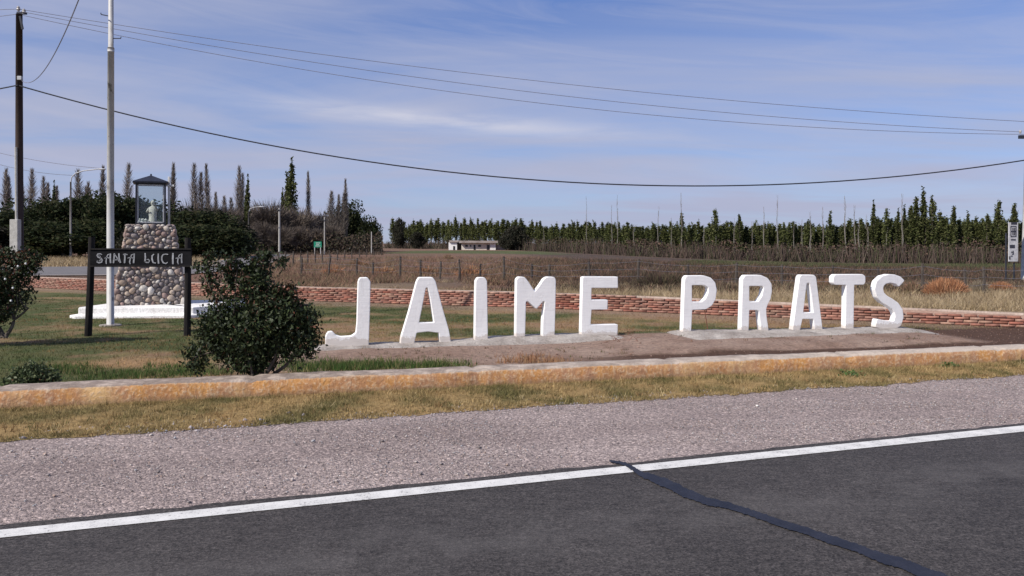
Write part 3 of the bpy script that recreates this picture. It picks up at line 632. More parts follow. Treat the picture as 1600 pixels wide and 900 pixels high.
# ------------------------------------------------------------------ the ten white letters
LU = WU; LD = 3.48
def on_plane(px, py, d=LD):
    """where the view ray of this spot of the lettering meets the plane of the letter fronts -> (s, z) in metres"""
    dx, dz = (px-800)/F, -(py-HY)/F
    # Y such that ((X,Y)-W0).WN = d
    Y = (d+W0.x*WN.x+W0.y*WN.y)/(dx*WN.x+WN.y)
    X = dx*Y; s = (X-W0.x)*WU.x+(Y-W0.y)*WU.y
    return s, H+dz*Y
def rounded(pts, r):
    out = []; n = len(pts)
    for i in range(n):
        p0, p1, p2 = Vector(pts[i-1]), Vector(pts[i]), Vector(pts[(i+1) % n])
        a = (p0-p1); b = (p2-p1); q = min(r, a.length*.42, b.length*.42)
        A = p1+a.normalized()*q; B = p1+b.normalized()*q
        for k in range(4):
            t = k/3; out.append(tuple(A*(1-t)**2+p1*2*t*(1-t)+B*t*t))
    return out
LET = {}
LET['J'] = ([(509, 545), (509.5, 525), (512.5, 519.5), (519, 518.5), (524, 524.5), (532, 527), (549, 526), (556.5, 521), (558.5, 505), (560, 441), (562.5, 434.5), (574, 434), (578.3, 440), (577.5, 480), (575.5, 545)], [])
LET['A1'] = ([(625.5, 543), (627, 528), (640, 485), (651.5, 440), (655, 434), (676, 434), (680, 440), (690, 478), (701, 517), (706, 543), (689, 543), (686.5, 519.5), (669, 517.5), (650.5, 519.5), (645.5, 543)], [[(665, 449), (669, 449), (673, 467), (679, 504.5), (654, 505), (658, 485)]])
LET['I'] = ([(742.5, 536), (743.5, 470), (744, 439), (747.5, 434), (757, 434), (760.5, 439), (761, 470), (762, 536)], [])
LET['M'] = ([(806.5, 531), (807, 480), (807.8, 437), (811, 433), (819.5, 433.3), (825, 440), (835.5, 456.5), (842, 449), (851, 435.5), (856, 433), (866, 433.3), (868.2, 437), (867.5, 480), (866, 530), (848, 530), (849, 500), (852, 471), (849, 470), (838.5, 482), (825, 470), (821.5, 471), (820, 531)], [])
LET['E'] = ([(908.7, 528), (910, 470), (911, 434), (913, 433), (965, 433), (965.3, 449.5), (924, 449.5), (923.5, 469), (949.5, 469), (949, 483), (924, 483.5), (922.5, 508), (965, 507.5), (964.5, 528)], [])
LET['P'] = ([(1067.3, 523), (1069, 470), (1070.5, 436), (1073.5, 431.3), (1100, 431), (1111, 434.5), (1117.5, 442), (1119.8, 453), (1118, 467), (1112.5, 477), (1103, 483), (1081.3, 484), (1079.3, 523)], [[(1081, 445), (1101, 445), (1107.5, 449), (1107.5, 456), (1103.5, 466.5), (1097, 472.3), (1080.8, 472)]])
LET['R'] = ([(1158.3, 521), (1160, 470), (1161, 436), (1165, 430.5), (1189, 430.3), (1200, 435), (1205.3, 444), (1206, 455), (1204, 467), (1199.5, 475), (1197, 483), (1197.5, 494), (1201.5, 521), (1190, 521), (1188, 500), (1186.5, 486), (1183.5, 484), (1170.5, 484), (1169.5, 521)], [[(1170.5, 446.5), (1192, 446.5), (1194, 450), (1191, 463), (1185, 471.8), (1170.5, 472)]])
LET['A2'] = ([(1238.5, 521), (1244, 478), (1250, 433), (1252.5, 430), (1271.5, 430), (1274.8, 433), (1279, 465), (1285.8, 521), (1274, 521), (1271.5, 498), (1253.5, 498), (1249, 521)], [[(1260.5, 442), (1265.3, 441.5), (1268.5, 462), (1271.5, 489), (1254.7, 489), (1257, 470)]])
LET['T'] = ([(1321.3, 519), (1322, 480), (1322.8, 444.7), (1305, 444.7), (1302.3, 441), (1302.8, 432.5), (1306, 429.3), (1348.5, 429), (1352, 432), (1352, 441), (1349.5, 444.5), (1334.6, 444.5), (1334, 480), (1333.6, 519)], [])
sc_ = [(1409, 443), (1404, 438.3), (1397, 435.8), (1390, 435.2), (1382, 437), (1375.5, 443), (1373.3, 452), (1376, 461), (1382.5, 467.5), (1391, 472.5), (1399, 478), (1404.3, 486), (1405.6, 495), (1403, 504.5), (1397, 508.5), (1386, 508), (1377, 506.5), (1369.5, 505)]
def stroke(pts, wd):
    Lh, Rh = [], []
    for i, p in enumerate(pts):
        a = Vector(pts[max(i-1, 0)]); b = Vector(pts[min(i+1, len(pts)-1)]); d = (b-a).normalized(); n_ = Vector((-d.y, d.x))
        Lh.append(tuple(Vector(p)+n_*wd/2)); Rh.append(tuple(Vector(p)-n_*wd/2))
    d0 = (Vector(pts[0])-Vector(pts[1])).normalized()*wd*.35
    return Lh+Rh[::-1]
LET['S'] = (stroke(sc_, 12.6), [])
letter_labels = {'J': 'white concrete letter J with a short hooked foot, beside the dark shrub',
 'A1': 'wide white concrete letter A standing between the J and the I', 'I': 'plain upright white concrete letter I of the first word',
 'M': 'white concrete letter M with a shallow V between its legs', 'E': 'white concrete letter E, last letter of the first word',
 'P': 'white concrete letter P, first letter of the second word', 'R': 'white concrete letter R standing between P and A',
 'A2': 'narrow white concrete letter A standing between R and T', 'T': 'white concrete letter T with a rounded crossbar',
 'S': 'curved white concrete letter S at the right end of the row'}
for key, (outer, holes) in LET.items():
    base = [on_plane(*p) for p in outer]; s0 = sum(p[0] for p in base)/len(base); zb = min(p[1] for p in base)
    cu = bpy.data.curves.new('letter_curve', 'CURVE'); cu.dimensions = '2D'; cu.fill_mode = 'BOTH'
    th = .125; bv = .010; cu.extrude = th/2-bv; cu.bevel_depth = bv; cu.bevel_resolution = 2; cu.offset = -.003
    rr = .007 if key in 'E' else .018
    for ring in [outer]+holes:
        q = [(on_plane(*p)[0]-s0, on_plane(*p)[1]-zb) for p in ring]
        q = rounded(q, rr)
        sp_ = cu.splines.new('POLY'); sp_.points.add(len(q)-1)
        for pt, c in zip(sp_.points, q):
            wv = .003*noise.noise(Vector((c[0]*9, c[1]*9, ord(key[0])))); pt.co = (c[0]+wv, c[1]+wv, 0, 1)
        sp_.use_cyclic_u = True
    tmp = bpy.data.objects.new('tmp', cu); COL.objects.link(tmp)
    dg = bpy.context.evaluated_depsgraph_get(); me = bpy.data.meshes.new_from_object(tmp.evaluated_get(dg))
    bpy.data.objects.remove(tmp)
    o = bpy.data.objects.new('letter_'+key[0].lower(), me); COL.objects.link(o); me.name = 'letter'
    me.materials.clear(); me.materials.append(M['white'])
    ang = math.atan2(WU.y, WU.x); o.location = sd(s0, LD+th/2, zb); o.rotation_euler = (R(90), 0, ang)
    tag(o, letter_labels[key], 'letter', 'white letters of the town name')
# concrete footings
def footing(name, s0, s1, prof, label, front):
    ns = int((s1-s0)/.05); nd = 22; V = np.zeros((ns+1, nd, 3))
    for i in range(ns+1):
        s = s0+(s1-s0)*i/ns; top = np.interp(s, [p[0] for p in prof], [p[1] for p in prof])
        fr = front(s)+.05*noise.noise(Vector((s*1.6, 3, 0)))+.03*noise.noise(Vector((s*6, 3, 0))); bk = LD+.36+.04*noise.noise(Vector((s*2, 8, 0)))
        e = min(1, (s-s0)/.35, (s1-s)/.35); e = math.sqrt(max(e, 0.0))
        for j in range(nd):
            t = j/(nd-1); d = fr+(bk-fr)*t; edge = min(1, t/.16, (1-t)/.14); p = sd(s, d)
            g = float(bank_h(np.array([p.x]), np.array([p.y]))[0])
            edge = min(1, t/.42, (1-t)/.14) if True else edge; z = g-.05+(top-g+.05)*(edge**.42)*e+(.012*noise.noise(Vector((s*4, d*5, 0)))+.007*noise.noise(Vector((s*14, d*14, 0)))) * (edge > .2)
            V[i, j] = (p.x, p.y, z)
    o = npmesh(name, V.reshape(-1, 3), grid_faces(ns+1, nd), M['conc'], smooth_=True); tag(o, label, 'footing', 'concrete footings under the letters')
def base_z(px, py): return on_plane(px, py)[1]
bs = lambda px: on_plane(px, 520)[0]
footing('concrete_footing', bs(470), bs(978), [(bs(500), base_z(510, 540)), (bs(560), base_z(560, 539.5)), (bs(640), base_z(640, 536)), (bs(700), base_z(700, 534)), (bs(752), base_z(752, 529.5)), (bs(813), base_z(813, 525.5)), (bs(860), base_z(860, 524)), (bs(925), base_z(925, 522)), (bs(965), base_z(965, 521))],
        'pale rough concrete footing under the letters of the first word', lambda s: LD-.42)
footing('concrete_footing', bs(1015), bs(1450), [(bs(1015), .02), (bs(1060), base_z(1065, 519)), (bs(1075), base_z(1075, 517)), (bs(1180), base_z(1180, 516)), (bs(1260), base_z(1260, 515)), (bs(1330), base_z(1330, 513)), (bs(1400), base_z(1400, 512)), (bs(1450), base_z(1450, 514))],
        'grey concrete footing ridge under the letters of the second word', lambda s: LD-.62)
# rusty rod beside the P
mb = MB(); a = G(1107, 512, .1); b_ = P(1100, 480, a.y+.25); mb.tube([a-Vector((0, 0, .1)), b_], .009, 6)
tag(mb.build('rusty_rod', mottled('rust', [(.10, .045, .03), (.16, .07, .04)], 9, 40, .9, .2)), 'thin rusty rod leaning behind the P', 'rod')
# dry twigs lying by the first footing, right of the E
mb = MB()
for k in range(36):
    a = G(975+random.uniform(-20, 26), 528+random.uniform(-2, 8), .06); q = Vector((random.uniform(-.2, .2), random.uniform(-.1, .1), random.uniform(-.0, .10)))
    mb.tube([a, a+q*.5+Vector((0, 0, .02)), a+q], [.006, .004, .002], 4)
tag(mb.build('dead_branch', mottled('dead_wood', [(.16, .075, .05), (.24, .12, .08)], 9, 40, .9, .2)), 'reddish dead twigs heaped right of the foot of the E', 'branch')
# ------------------------------------------------------------------ shrine
def shrine():
    Yp = 18.6; cx = (236-800)/F*Yp; rz = R(23)
    # white slab
    pts = [G(114, 496.5, 0), G(342, 494, 0)]
    out = [(114, 496), (120, 497.5), (200, 497), (300, 496), (342, 493)]
    slab = MB(); fr = [G(px, py, 0) for px, py in out]
    bk = [Vector((p.x*1.0+(.25 if i == 0 else -.1 if i == 4 else 0), p.y+2.35, 0)) for i, p in enumerate(fr)]
    lo = [p+Vector((-.03 if i == 0 else 0, -.08, -.02)) for i, p in enumerate(fr)]+bk[::-1]
    ring1 = lo; ring2 = [p+Vector((0, 0, .075)) for p in lo]
    ring3 = [p+Vector((0, 0, .075)) for p in ([Vector((q.x+(.10 if i == 0 else -.08 if i == 4 else 0), q.y+.06, 0)) for i, q in enumerate(fr)]+bk[::-1])]
    ring4 = [p+Vector((0, 0, .14)) for p in ring3]; n = len(lo); vs = ring1+ring2+ring3+ring4
    fs = [(k*n+i, k*n+(i+1) % n, (k+1)*n+(i+1) % n, (k+1)*n+i) for k in range(3) for i in range(n)]+[tuple(3*n+i for i in range(n))]
    slab.add(vs, fs); o = slab.build('white_plinth_slab', M['slab'], None, bevel=.02)
    tag(o, 'low whitewashed concrete slab under the cobblestone pillar', 'slab')
    # pillar
    z0 = .20; zt = 2.0; wb = .755; wt = .49; db = .70; dt = .47
    root = empty('stone_pillar', (cx, Yp, z0), 'tapered square pillar faced with round river cobbles, behind the name board', 'pillar')
    core = MB(); vs = []
    def corner(sx, sy, t): return Vector((sx*(wb+(wt-wb)*t), sy*(db+(dt-db)*t), (zt-z0)*t))
    rot = Matrix.Rotation(rz, 3, 'Z')
    for t in (0, 1):
        for sx, sy in ((-1, -1), (1, -1), (1, 1), (-1, 1)): vs.append(rot @ corner(sx*.965, sy*.965, t)+Vector((cx, Yp, z0)))
    core.add(vs, [(0,1,5,4), (1,2,6,5), (2,3,7,6), (3,0,4,7), (4,5,6,7)]); core.build('mortar_core', M['smortar'], root)
    ped = MB(); ped.box((cx, Yp, .17), (1.68, 1.5, .075), rz); ped.build('footing_course', M['slab'], root)
    st = MB(); cols = []; pal = [(.34, .26, .22), (.28, .24, .22), (.40, .33, .27), (.22, .19, .185), (.46, .41, .36), (.30, .215, .19), (.36, .28, .22), (.19, .165, .165), (.52, .49, .45)]
    rs = random.Random(11)
    for side in range(4):
        put = []
        for rr_, tries in ((.080, 40), (.066, 200), (.055, 600), (.045, 1300), (.035, 2000), (.025, 2500)):
            for _ in range(tries if side != 2 else tries//3):
                t = rs.uniform(.0, 1.0); hw = (wb+(wt-wb)*t) if side % 2 == 0 else (db+(dt-db)*t)
                x = rs.uniform(-hw+.02, hw-.02); z = (zt-z0)*t; q_ = rr_*rs.uniform(.88, 1.1)
                if z < q_*.6 or z > (zt-z0)-q_*.4: continue
                if all((x-a_)**2+(z-b_)**2 > ((q_+c_)*.90)**2 for a_, b_, c_ in put): put.append((x, z, q_))
        for x, z, q_ in put:
            t = z/(zt-z0); dd = -(db+(dt-db)*t) if side % 2 == 0 else -(wb+(wt-wb)*t)
            m2 = Matrix.Rotation(rz+side*math.pi/2, 3, 'Z'); nv = len(st.v)
            st.blob(m2 @ Vector((x, dd+rs.uniform(.0, .022), z))+Vector((cx, Yp, z0)), (q_*rs.uniform(1.0, 1.16), min(.05, q_*.8), q_*rs.uniform(.82, 1.0)), 5, 9, rot=m2 @ Matrix.Rotation(rs.uniform(-.8, .8), 3, 'Y'))
            cc_ = Vector((m2 @ Vector((x, dd, z)))+Vector((cx, Yp, z0)))
            for vi in range(nv, len(st.v)):
                v_ = Vector(st.v[vi]); k_ = 1+.55*noise.noise(v_*11+Vector((x*7, 0, z*5))); st.v[vi] = tuple(cc_+(v_-cc_)*k_)
            c = np.array(pal[rs.randrange(len(pal))])*rs.uniform(.7, 1.1); cols += [c]*(len(st.v)-nv)
    # top capping stones
    for k in range(60):
        p = rot @ Vector((random.uniform(-.46, .46), random.uniform(-.44, .44), zt-z0))+Vector((cx, Yp, z0)); nv = len(st.v)
        st.blob(p, (random.uniform(.05, .085), random.uniform(.05, .08), .035), 5, 8); c = np.array(pal[random.randrange(len(pal))]); cols += [c]*(len(st.v)-nv)
    me = bpy.data.meshes.new('cobbles'); me.from_pydata(st.v, [], st.f); me.update(); me.polygons.foreach_set('use_smooth', [True]*len(me.polygons))
    a = me.color_attributes.new('Col', 'FLOAT_COLOR', 'POINT'); c4 = np.ones((len(st.v), 4), np.float32); c4[:, :3] = np.array(cols); a.data.foreach_set('color', c4.ravel())
    link('cobbles', me, M['stone'], root)
    # glass case
    zc = 2.03; hc = .95; hw = .30; Yc = Yp
    case = empty('glass_case', (cx, Yc, zc), 'glazed shrine case with a dark hipped roof on top of the cobble pillar', 'shrine')
    f = MB()
    for sx in (-1, 1):
        for sy in (-1, 1): q = rot @ Vector((sx*hw, sy*hw, 0)); f.box((cx+q.x, Yc+q.y, zc+hc/2), (.036, .036, hc), rz)
    for zq in (zc+.0125, zc+hc-.0125):
        for sgn in (-1, 1):
            q = rot @ Vector((0, sgn*hw, 0)); f.box((cx+q.x, Yc+q.y, zq), (2*hw-.038, .03, .045), rz)
            q = rot @ Vector((sgn*hw, 0, 0)); f.box((cx+q.x, Yc+q.y, zq), (.03, 2*hw-.038, .045), rz)
    f.build('frame', M['dsteel'], case)
    f = MB()                                                         # pale inner beads round the glass
    for sx in (-1, 1): q = rot @ Vector((sx*(hw-.034), -hw+.004, 0)); f.box((cx+q.x, Yc+q.y, zc+hc/2), (.026, .012, hc-.10), rz)
    q = rot @ Vector((0, -hw+.004, 0)); f.box((cx+q.x, Yc+q.y, zc+hc-.05), (2*hw-.10, .012, .03), rz); f.box((cx+q.x, Yc+q.y, zc+.05), (2*hw-.10, .012, .025), rz)
    f.build('inner_bead', M['steel'], case)
    base = MB(); base.box((cx, Yc, zc-.012), (2*hw+.05, 2*hw+.05, .02), rz); base.build('floor_plate', M['dsteel'], case)
    rf = MB(); e = hw+.075; ring = [rot @ Vector(v) for v in ((-e, -e, 0), (e, -e, 0), (e, e, 0), (-e, e, 0))]
    lo = [v+Vector((cx, Yc, zc+hc)) for v in ring]; hi = [v+Vector((cx, Yc, zc+hc+.035)) for v in ring]; ap = Vector((cx, Yc, zc+hc+.20))
    rf.add(lo+hi+[ap], [(0,1,5,4), (1,2,6,5), (2,3,7,6), (3,0,4,7), (3,2,1,0), (4,5,8), (5,6,8), (6,7,8), (7,4,8)]); rf.tube([ap-Vector((0, 0, .02)), ap+Vector((0, 0, .03))], .02, 6)
    rf.build('roof', M['roofm'], case)
    for k in range(4):
        m2 = Matrix.Rotation(rz+k*math.pi/2, 3, 'Z'); gl = MB(); c = m2 @ Vector((0, -hw+.012 if k == 0 else -hw, 0))
        gl.box((cx+c.x, Yc+c.y+(.006 if k == 0 else 0), zc+hc/2), (2*hw-.05, .004, hc-.08), rz+k*math.pi/2); gl.build('glass_pane', M['glass'], case)
    # statue: robed figure, one lathe-like continuous body with head and forearms
    sx, sy, sz = cx+.05, Yc-.02, zc+.03
    stt = MB(); prof = [(0, .085), (.03, .08), (.10, .066), (.20, .060), (.27, .064), (.31, .058), (.335, .030), (.352, .020), (.37, .034), (.40, .040), (.425, .034), (.445, .014)]
    vs = []; nseg = 20
    for z, r in prof:
        for k in range(nseg):
            t = 2*math.pi*k/nseg; fold = 1+(.10*math.sin(t*7+z*9) if z < .28 else 0)
            wx = 1.0 if z < .2 or z > .33 else 1.25
            vs.append((sx+r*fold*wx*math.cos(t), sy+r*fold*.8*math.sin(t), sz+z))
    fs = [(i*nseg+k, i*nseg+(k+1) % nseg, (i+1)*nseg+(k+1) % nseg, (i+1)*nseg+k) for i in range(len(prof)-1) for k in range(nseg)]+[tuple((len(prof)-1)*nseg+k for k in range(nseg))]
    stt.add(vs, fs); stt.tube([(sx-.07, sy, sz+.29), (sx-.095, sy-.04, sz+.22), (sx-.05, sy-.085, sz+.25)], [.024, .02, .012], 8)
    stt.tube([(sx+.07, sy, sz+.29), (sx+.10, sy-.04, sz+.25), (sx+.09, sy-.08, sz+.34)], [.024, .018, .012], 8); stt.blob((sx+.088, sy-.085, sz+.355), (.03, .03, .012))
    stt.blob((sx, sy-.033, sz+.398), (.007, .010, .008), 4, 6)
    k_ = 1.2; stt.v = [(sx+(v[0]-sx)*k_, sy+(v[1]-sy)*k_, sz+(v[2]-sz)*k_) for v in stt.v]
    o = stt.build('saint_statue', M['statue'], None, smooth_=True); tag(o, 'small pale robed figure of a saint inside the glass case', 'statue')
    fl = MB()
    for k in range(46):
        q = Vector((random.uniform(-.24, -.02), random.uniform(-.22, -.05), 0)); fl.blob((cx+q.x, Yc+q.y, zc+.03+random.uniform(0, .11)*(1-abs(q.x+.12)*3)), (.02, .02, .014), 4, 6, rot=Matrix.Rotation(random.uniform(-1, 1), 3, 'X'))
    tag(fl.build('flower_bunch', M['flower']), 'bunch of white flowers at the foot of the saint in the case', 'flowers')
    cr = MB(); xx = (264-800)/F*(Yp-.1); yy = Yp-.1; cr.box((xx, yy, 2.0+.56), (.045, .03, 1.16)); cr.box((xx, yy-.031, 2.93), (.27, .03, .04)); 
    tag(cr.build('cross', M['flag'], None, bevel=.004), 'slender pale metal cross beside the glass case on the pillar', 'cross')
shrine()
# ------------------------------------------------------------------ name board
def name_board():
    Yb = 13.8; root = empty('name_sign', P(216, 525, Yb), 'black wooden board with silver gothic lettering between two dark leaning posts', 'sign')
    for (x0, y0, x1, y1) in ((137.5, 530, 143.5, 370), (292.5, 530, 293.5, 371)):
        a = P(x0, y0, Yb); b = P(x1, y1, Yb); mb = MB(); mid = (a+b)/2
        mb.tube([a, mid+Vector((.006, 0, 0)), b], [.062, .058, .052], 10); mb.build('post', M['wooddark'], root, bevel=.004)
    c = P(220.5, 402.5, Yb-.085); s = Yb/F
    mb = MB(); mb.box(c, (157*s, .04, 29*s)); mb.build('board', M['board'], root, bevel=.006)
    mb = MB(); yb = c.y-.032; mb.box((c.x, yb+.003, c.z+13.2*s), (157*s, .02, 2.2*s)); mb.box((c.x, yb+.003, c.z-13.2*s), (157*s, .02, 2.2*s)); mb.build('board_rim', M['wooddark'], root)
    # strokes in the sign's own drawing units (8.89 per px of lettering height): polylines + widths
    G_ = [
     [(262, 250, 1), (240, 236, 2), (205, 238, 2.5), (192, 258, 2.5), (205, 280, 2.5), (250, 300, 2.8), (266, 325, 2.8), (255, 352, 2.8), (220, 362, 2.2), (190, 350, 1.5), (200, 330, 1)], [(212, 262, 1), (240, 268, 1), (238, 330, 1.5), (215, 338, 1)],
     [(378, 232, 2.8), (376, 300, 3), (382, 366, 3)], [(374, 236, 1.5), (340, 250, 1.8), (325, 290, 2), (318, 345, 2.3), (322, 378, 1.5)], [(295, 298, 1.2), (330, 286, 1.8), (374, 298, 1.4)],
     [(434, 230, 2.6), (430, 300, 3), (420, 366, 3)], [(436, 240, 1.3), (470, 290, 2.2), (500, 345, 2.2)], [(496, 230, 2.6), (500, 300, 2.8), (518, 362, 3)], [(416, 306, 1), (455, 322, 1.6), (498, 306, 1)],
     [(555, 246, 1.8), (580, 238, 2), (618, 250, 1.8)], [(578, 240, 2.6), (580, 300, 3), (574, 366, 3)],
     [(710, 232, 2.8), (706, 300, 3), (700, 366, 3)], [(706, 240, 1.5), (672, 250, 1.8), (655, 300, 2.2), (645, 350, 2.4), (654, 380, 1.5)], [(615, 296, 1.2), (660, 284, 1.8), (704, 300, 1.4)],
     [(860, 226, 2.4), (864, 290, 3), (858, 352, 3)], [(846, 340, 1.3), (880, 356, 2.4), (910, 358, 2.4), (922, 332, 2), (905, 312, 1.8), (880, 318, 1.3)],
     [(985, 240, 2), (958, 262, 2.6), (956, 310, 3), (972, 358, 2.6), (1010, 366, 2)], [(1044, 232, 2.4), (1042, 300, 3), (1048, 372, 2.8)],
     [(1180, 246, 1.6), (1150, 240, 1.8), (1112, 246, 2.2), (1094, 275, 3), (1092, 320, 3), (1112, 360, 2.6), (1150, 372, 2.2), (1174, 352, 1.6)],
     [(1248, 226, 3), (1245, 300, 3.4), (1246, 380, 3)],
     [(1372, 234, 2.4), (1366, 300, 2.6), (1370, 366, 2.6)], [(1368, 240, 1.5), (1335, 252, 1.6), (1318, 300, 2), (1312, 350, 2.2), (1322, 380, 1.3)], [(1285, 300, 1.2), (1325, 288, 1.6), (1366, 300, 1.4)]]
    mb = MB(); q = 8.89
    def at(x, y): return Vector(((x/q+130-800)/F*(Yb-.11), 0, H-((y/q+370)-HY)/F*(Yb-.11)))
    for g in G_:
        Lh, Rh = [], []
        for i, (x, y, wd) in enumerate(g):
            a = at(*g[max(i-1, 0)][:2]); b = at(*g[min(i+1, len(g)-1)][:2]); d = (b-a).normalized(); n_ = Vector((-d.z, 0, d.x)); p = at(x, y); h_ = wd*.0043
            Lh.append(p+n_*h_); Rh.append(p-n_*h_)
        k = len(g); yo, yi = c.y-.028, c.y-.0195
        vs = [Vector((v.x, yo, v.z)) for v in Lh+Rh]+[Vector((v.x, yi, v.z)) for v in Lh+Rh]; fs = []
        for i in range(k-1):
            fs += [(i, i+1, k+i+1, k+i), (2*k+i, 2*k+i+1, i+1, i), (k+i, k+i+1, 3*k+i+1, 3*k+i)]
        mb.add(vs, fs)
    mb.build('lettering', M['letter'], root)
name_board()
# ------------------------------------------------------------------ flag pole
def flag_pole():
    b = G(172.5, 509); r = empty('flag_pole', b, 'tall grey-white peeling metal pole standing in front of the stone pillar', 'pole')
    zj = H-(77-HY)/F*b.y
    mb = MB(); mb.tube([b+Vector((0, 0, -.05)), b+Vector((0, 0, 2.2)), Vector((b.x+.01, b.y, zj))], [.068, .066, .058], 14); mb.build('lower_tube', M['flag'], r, smooth_=True)
    mb = MB(); mb.tube([Vector((b.x+.01, b.y, zj-.1)), Vector((b.x+.015, b.y, 8.6))], [.049, .040], 14); mb.tube([Vector((b.x+.01, b.y, zj-.05)), Vector((b.x+.01, b.y, zj+.03))], .062, 14); mb.build('upper_tube', M['flag'], r, smooth_=True)
    for (yy, dx) in ((25, -1), (60, 1)):
        z = H-(yy-HY)/F*b.y; mb = MB(); e = Vector((b.x+.01+dx*.19, b.y, z+(.03 if dx < 0 else 0)))
        mb.tube([Vector((b.x+dx*.03, b.y, z)), e, e+Vector((dx*.005, 0, .03))], .010, 6); mb.build('hook', M['dsteel'], r)
    mb = MB(); mb.tube([b+Vector((0, 0, -.02)), b+Vector((0, 0, .025))], .2, 12); mb.build('foot_pad', M['conc'], r)
flag_pole()
# ------------------------------------------------------------------ utility poles and wires
PL = P(30, 443, 30)
def left_pole():
    r = empty('utility_pole', Vector((PL.x, 30, 0)), 'dark wooden utility pole with a pale concrete stub, at the left edge', 'pole')
    top = P(30, 22, 30); mb = MB(); mb.tube([Vector((PL.x+.02, 30, 1.2)), Vector((PL.x, 30, 5)), top], [.135, .13, .11], 12); mb.build('shaft', M['polewood'], r, smooth_=True)
    a = P(25.5, 343, 29.8); mb = MB(); mb.box((a.x, 29.75, a.z/2-.1), (.30, .24, a.z+.2)); mb.build('concrete_stub', M['pole_conc'], r, bevel=.02)
    mb = MB(); mb.tube([Vector((a.x-.02, 29.85, a.z-.2)), P(25, 230, 29.85)], .05, 8); mb.build('conduit', M['pole_conc'], r)
    mb = MB(); mb.box(top+Vector((.1, 0, .03)), (.35, .09, .08)); mb.box(top+Vector((.14, -.1, -.35)), (.07, .05, .5), tilt=Matrix.Rotation(-.2, 3, 'Y')); mb.build('bracket', M['dsteel'], r)
    for dx, dz in ((-.02, .10), (.19, .0)):
        mb = MB(); c = top+Vector((dx, -.02, dz)); mb.tube([c, c+Vector((0, 0, .05)), c+Vector((0, 0, .06)), c+Vector((0, 0, .12)), c+Vector((0, 0, .13)), c+Vector((0, 0, .19))], [.05, .05, .075, .05, .065, .03], 10); mb.build('insulator', M['porcelain'], r)
    c = P(31, 122, 29.85); mb = MB(); mb.box(c, (.16, .1, .14)); mb.build('junction_clamp', M['steel'], r, bevel=.01)
left_pole()
PR = P(1604, 447, 33)
def right_pole():
    r = empty('utility_pole', Vector((PR.x, 33, -.2)), 'pale concrete utility pole cut by the right edge of the photo', 'pole')
    top = P(1607, 208, 33); mb = MB(); mb.tube([Vector((PR.x, 33, -.4)), top], [.22, .11], 12); mb.build('shaft', M['pole_conc'], r, smooth_=True)
    mb = MB(); mb.box(P(1604, 214, 32.85), (.62, .12, .14)); mb.build('crossarm', M['dsteel'], r)
    for k in (-.26, .26):
        mb = MB(); c = P(1604, 211, 32.85)+Vector((k, 0, .06)); mb.tube([c, c+Vector((0, 0, .06)), c+Vector((0, 0, .07)), c+Vector((0, 0, .14))], [.04, .04, .06, .03], 10); mb.build('insulator', M['porcelain'], r)
right_pole()
def wire(a, b, sag, r, m, label, n=40, name='overhead_wire', cat='wire'):
    pts = [a.lerp(b, i/n)-Vector((0, 0, 4*sag*(i/n)*(1-i/n))) for i in range(n+1)]
    mb = MB(); mb.tube(pts, r, 5); tag(mb.build(name, m, None), label, cat)
wire(P(30, 134, 29.86), P(1603, 250, 32.85), 2.2, .026, M['wire'], 'thick black cable sagging across the whole sky between both poles', name='telephone_cable', cat='cable')
wire(P(28, 133, 29.86), P(-420, 100, 34), .9, .026, M['wire'], 'short length of thick black cable leaving the left pole towards the edge', 12, 'telephone_cable', 'cable')
TW = .0105
wire(P(29, 14, 30), P(1603, 190, 33), .55, TW, M['thinwire'], 'uppermost of the thin wires crossing the sky')
wire(P(33, 18, 29.9), P(1595, 206, 32.85), .75, TW, M['thinwire'], 'middle one of the three thin wires crossing the sky')
wire(P(36, 24, 29.9), P(1612, 210, 32.85), 1.05, TW, M['thinwire'], 'lowest of the three thin wires crossing the sky')
wire(P(29, 14, 30), P(-500, -20, 34), .4, TW, M['thinwire'], 'upper thin wire running left from the dark wooden pole', 10)
wire(P(28, 22, 30), P(-500, 20, 34), .5, TW, M['thinwire'], 'lower thin wire running left from the dark wooden pole', 10)
wire(P(34, 126, 29.9), P(176, -150, 12), .92, .011, M['thinwire'], 'thin wire curving up from the dark pole over the road')
wire(P(-120, 205, 80), P(158, 263, 80), .6, .022, M['thinwire'], 'upper faint wire running to the far street lamp behind the pole', 16)
wire(P(-120, 212, 80), P(118, 274, 80), .9, .022, M['thinwire'], 'lower faint wire running to the far street lamp behind the pole', 16)
# ------------------------------------------------------------------ lamps, far poles, signs
def lamp(px, pyb, pyt, arm, Yl, label, r=.07, m='dpole'):
    b = P(px, pyb, Yl); root = empty('street_lamp', Vector((b.x, b.y, 0)), label, 'street lamp'); t = P(px, pyt, Yl)
    mb = MB(); mb.tube([Vector((b.x, b.y, -.2)), t], [r*1.25, r*.8], 8); mb.build('mast', M[m], root, smooth_=True)
    mb = MB(); pts = [P(x, y, Yl) for x, y in arm]; mb.tube(pts, r*.55, 6); mb.build('arm', M['steel'], root)
    e = pts[-1]; mb = MB(); d = 1 if arm[-1][0] > arm[0][0] else -1; mb.blob(e+Vector((d*.3, 0, -.02)), (.42, .16, .09)); mb.build('lamp_head', M['steel'], root, smooth_=True)
lamp(110.5, 405, 284, [(110.5, 286), (112, 277), (118, 271), (130, 267), (155, 264)], 80, 'tall street lamp with a long curved arm left of the grey flag pole', .10)
lamp(388.5, 398, 330, [(388.5, 332), (391, 326), (397, 324), (405, 323)], 108, 'slim far street lamp with an arm, above the dark shrub', .09)
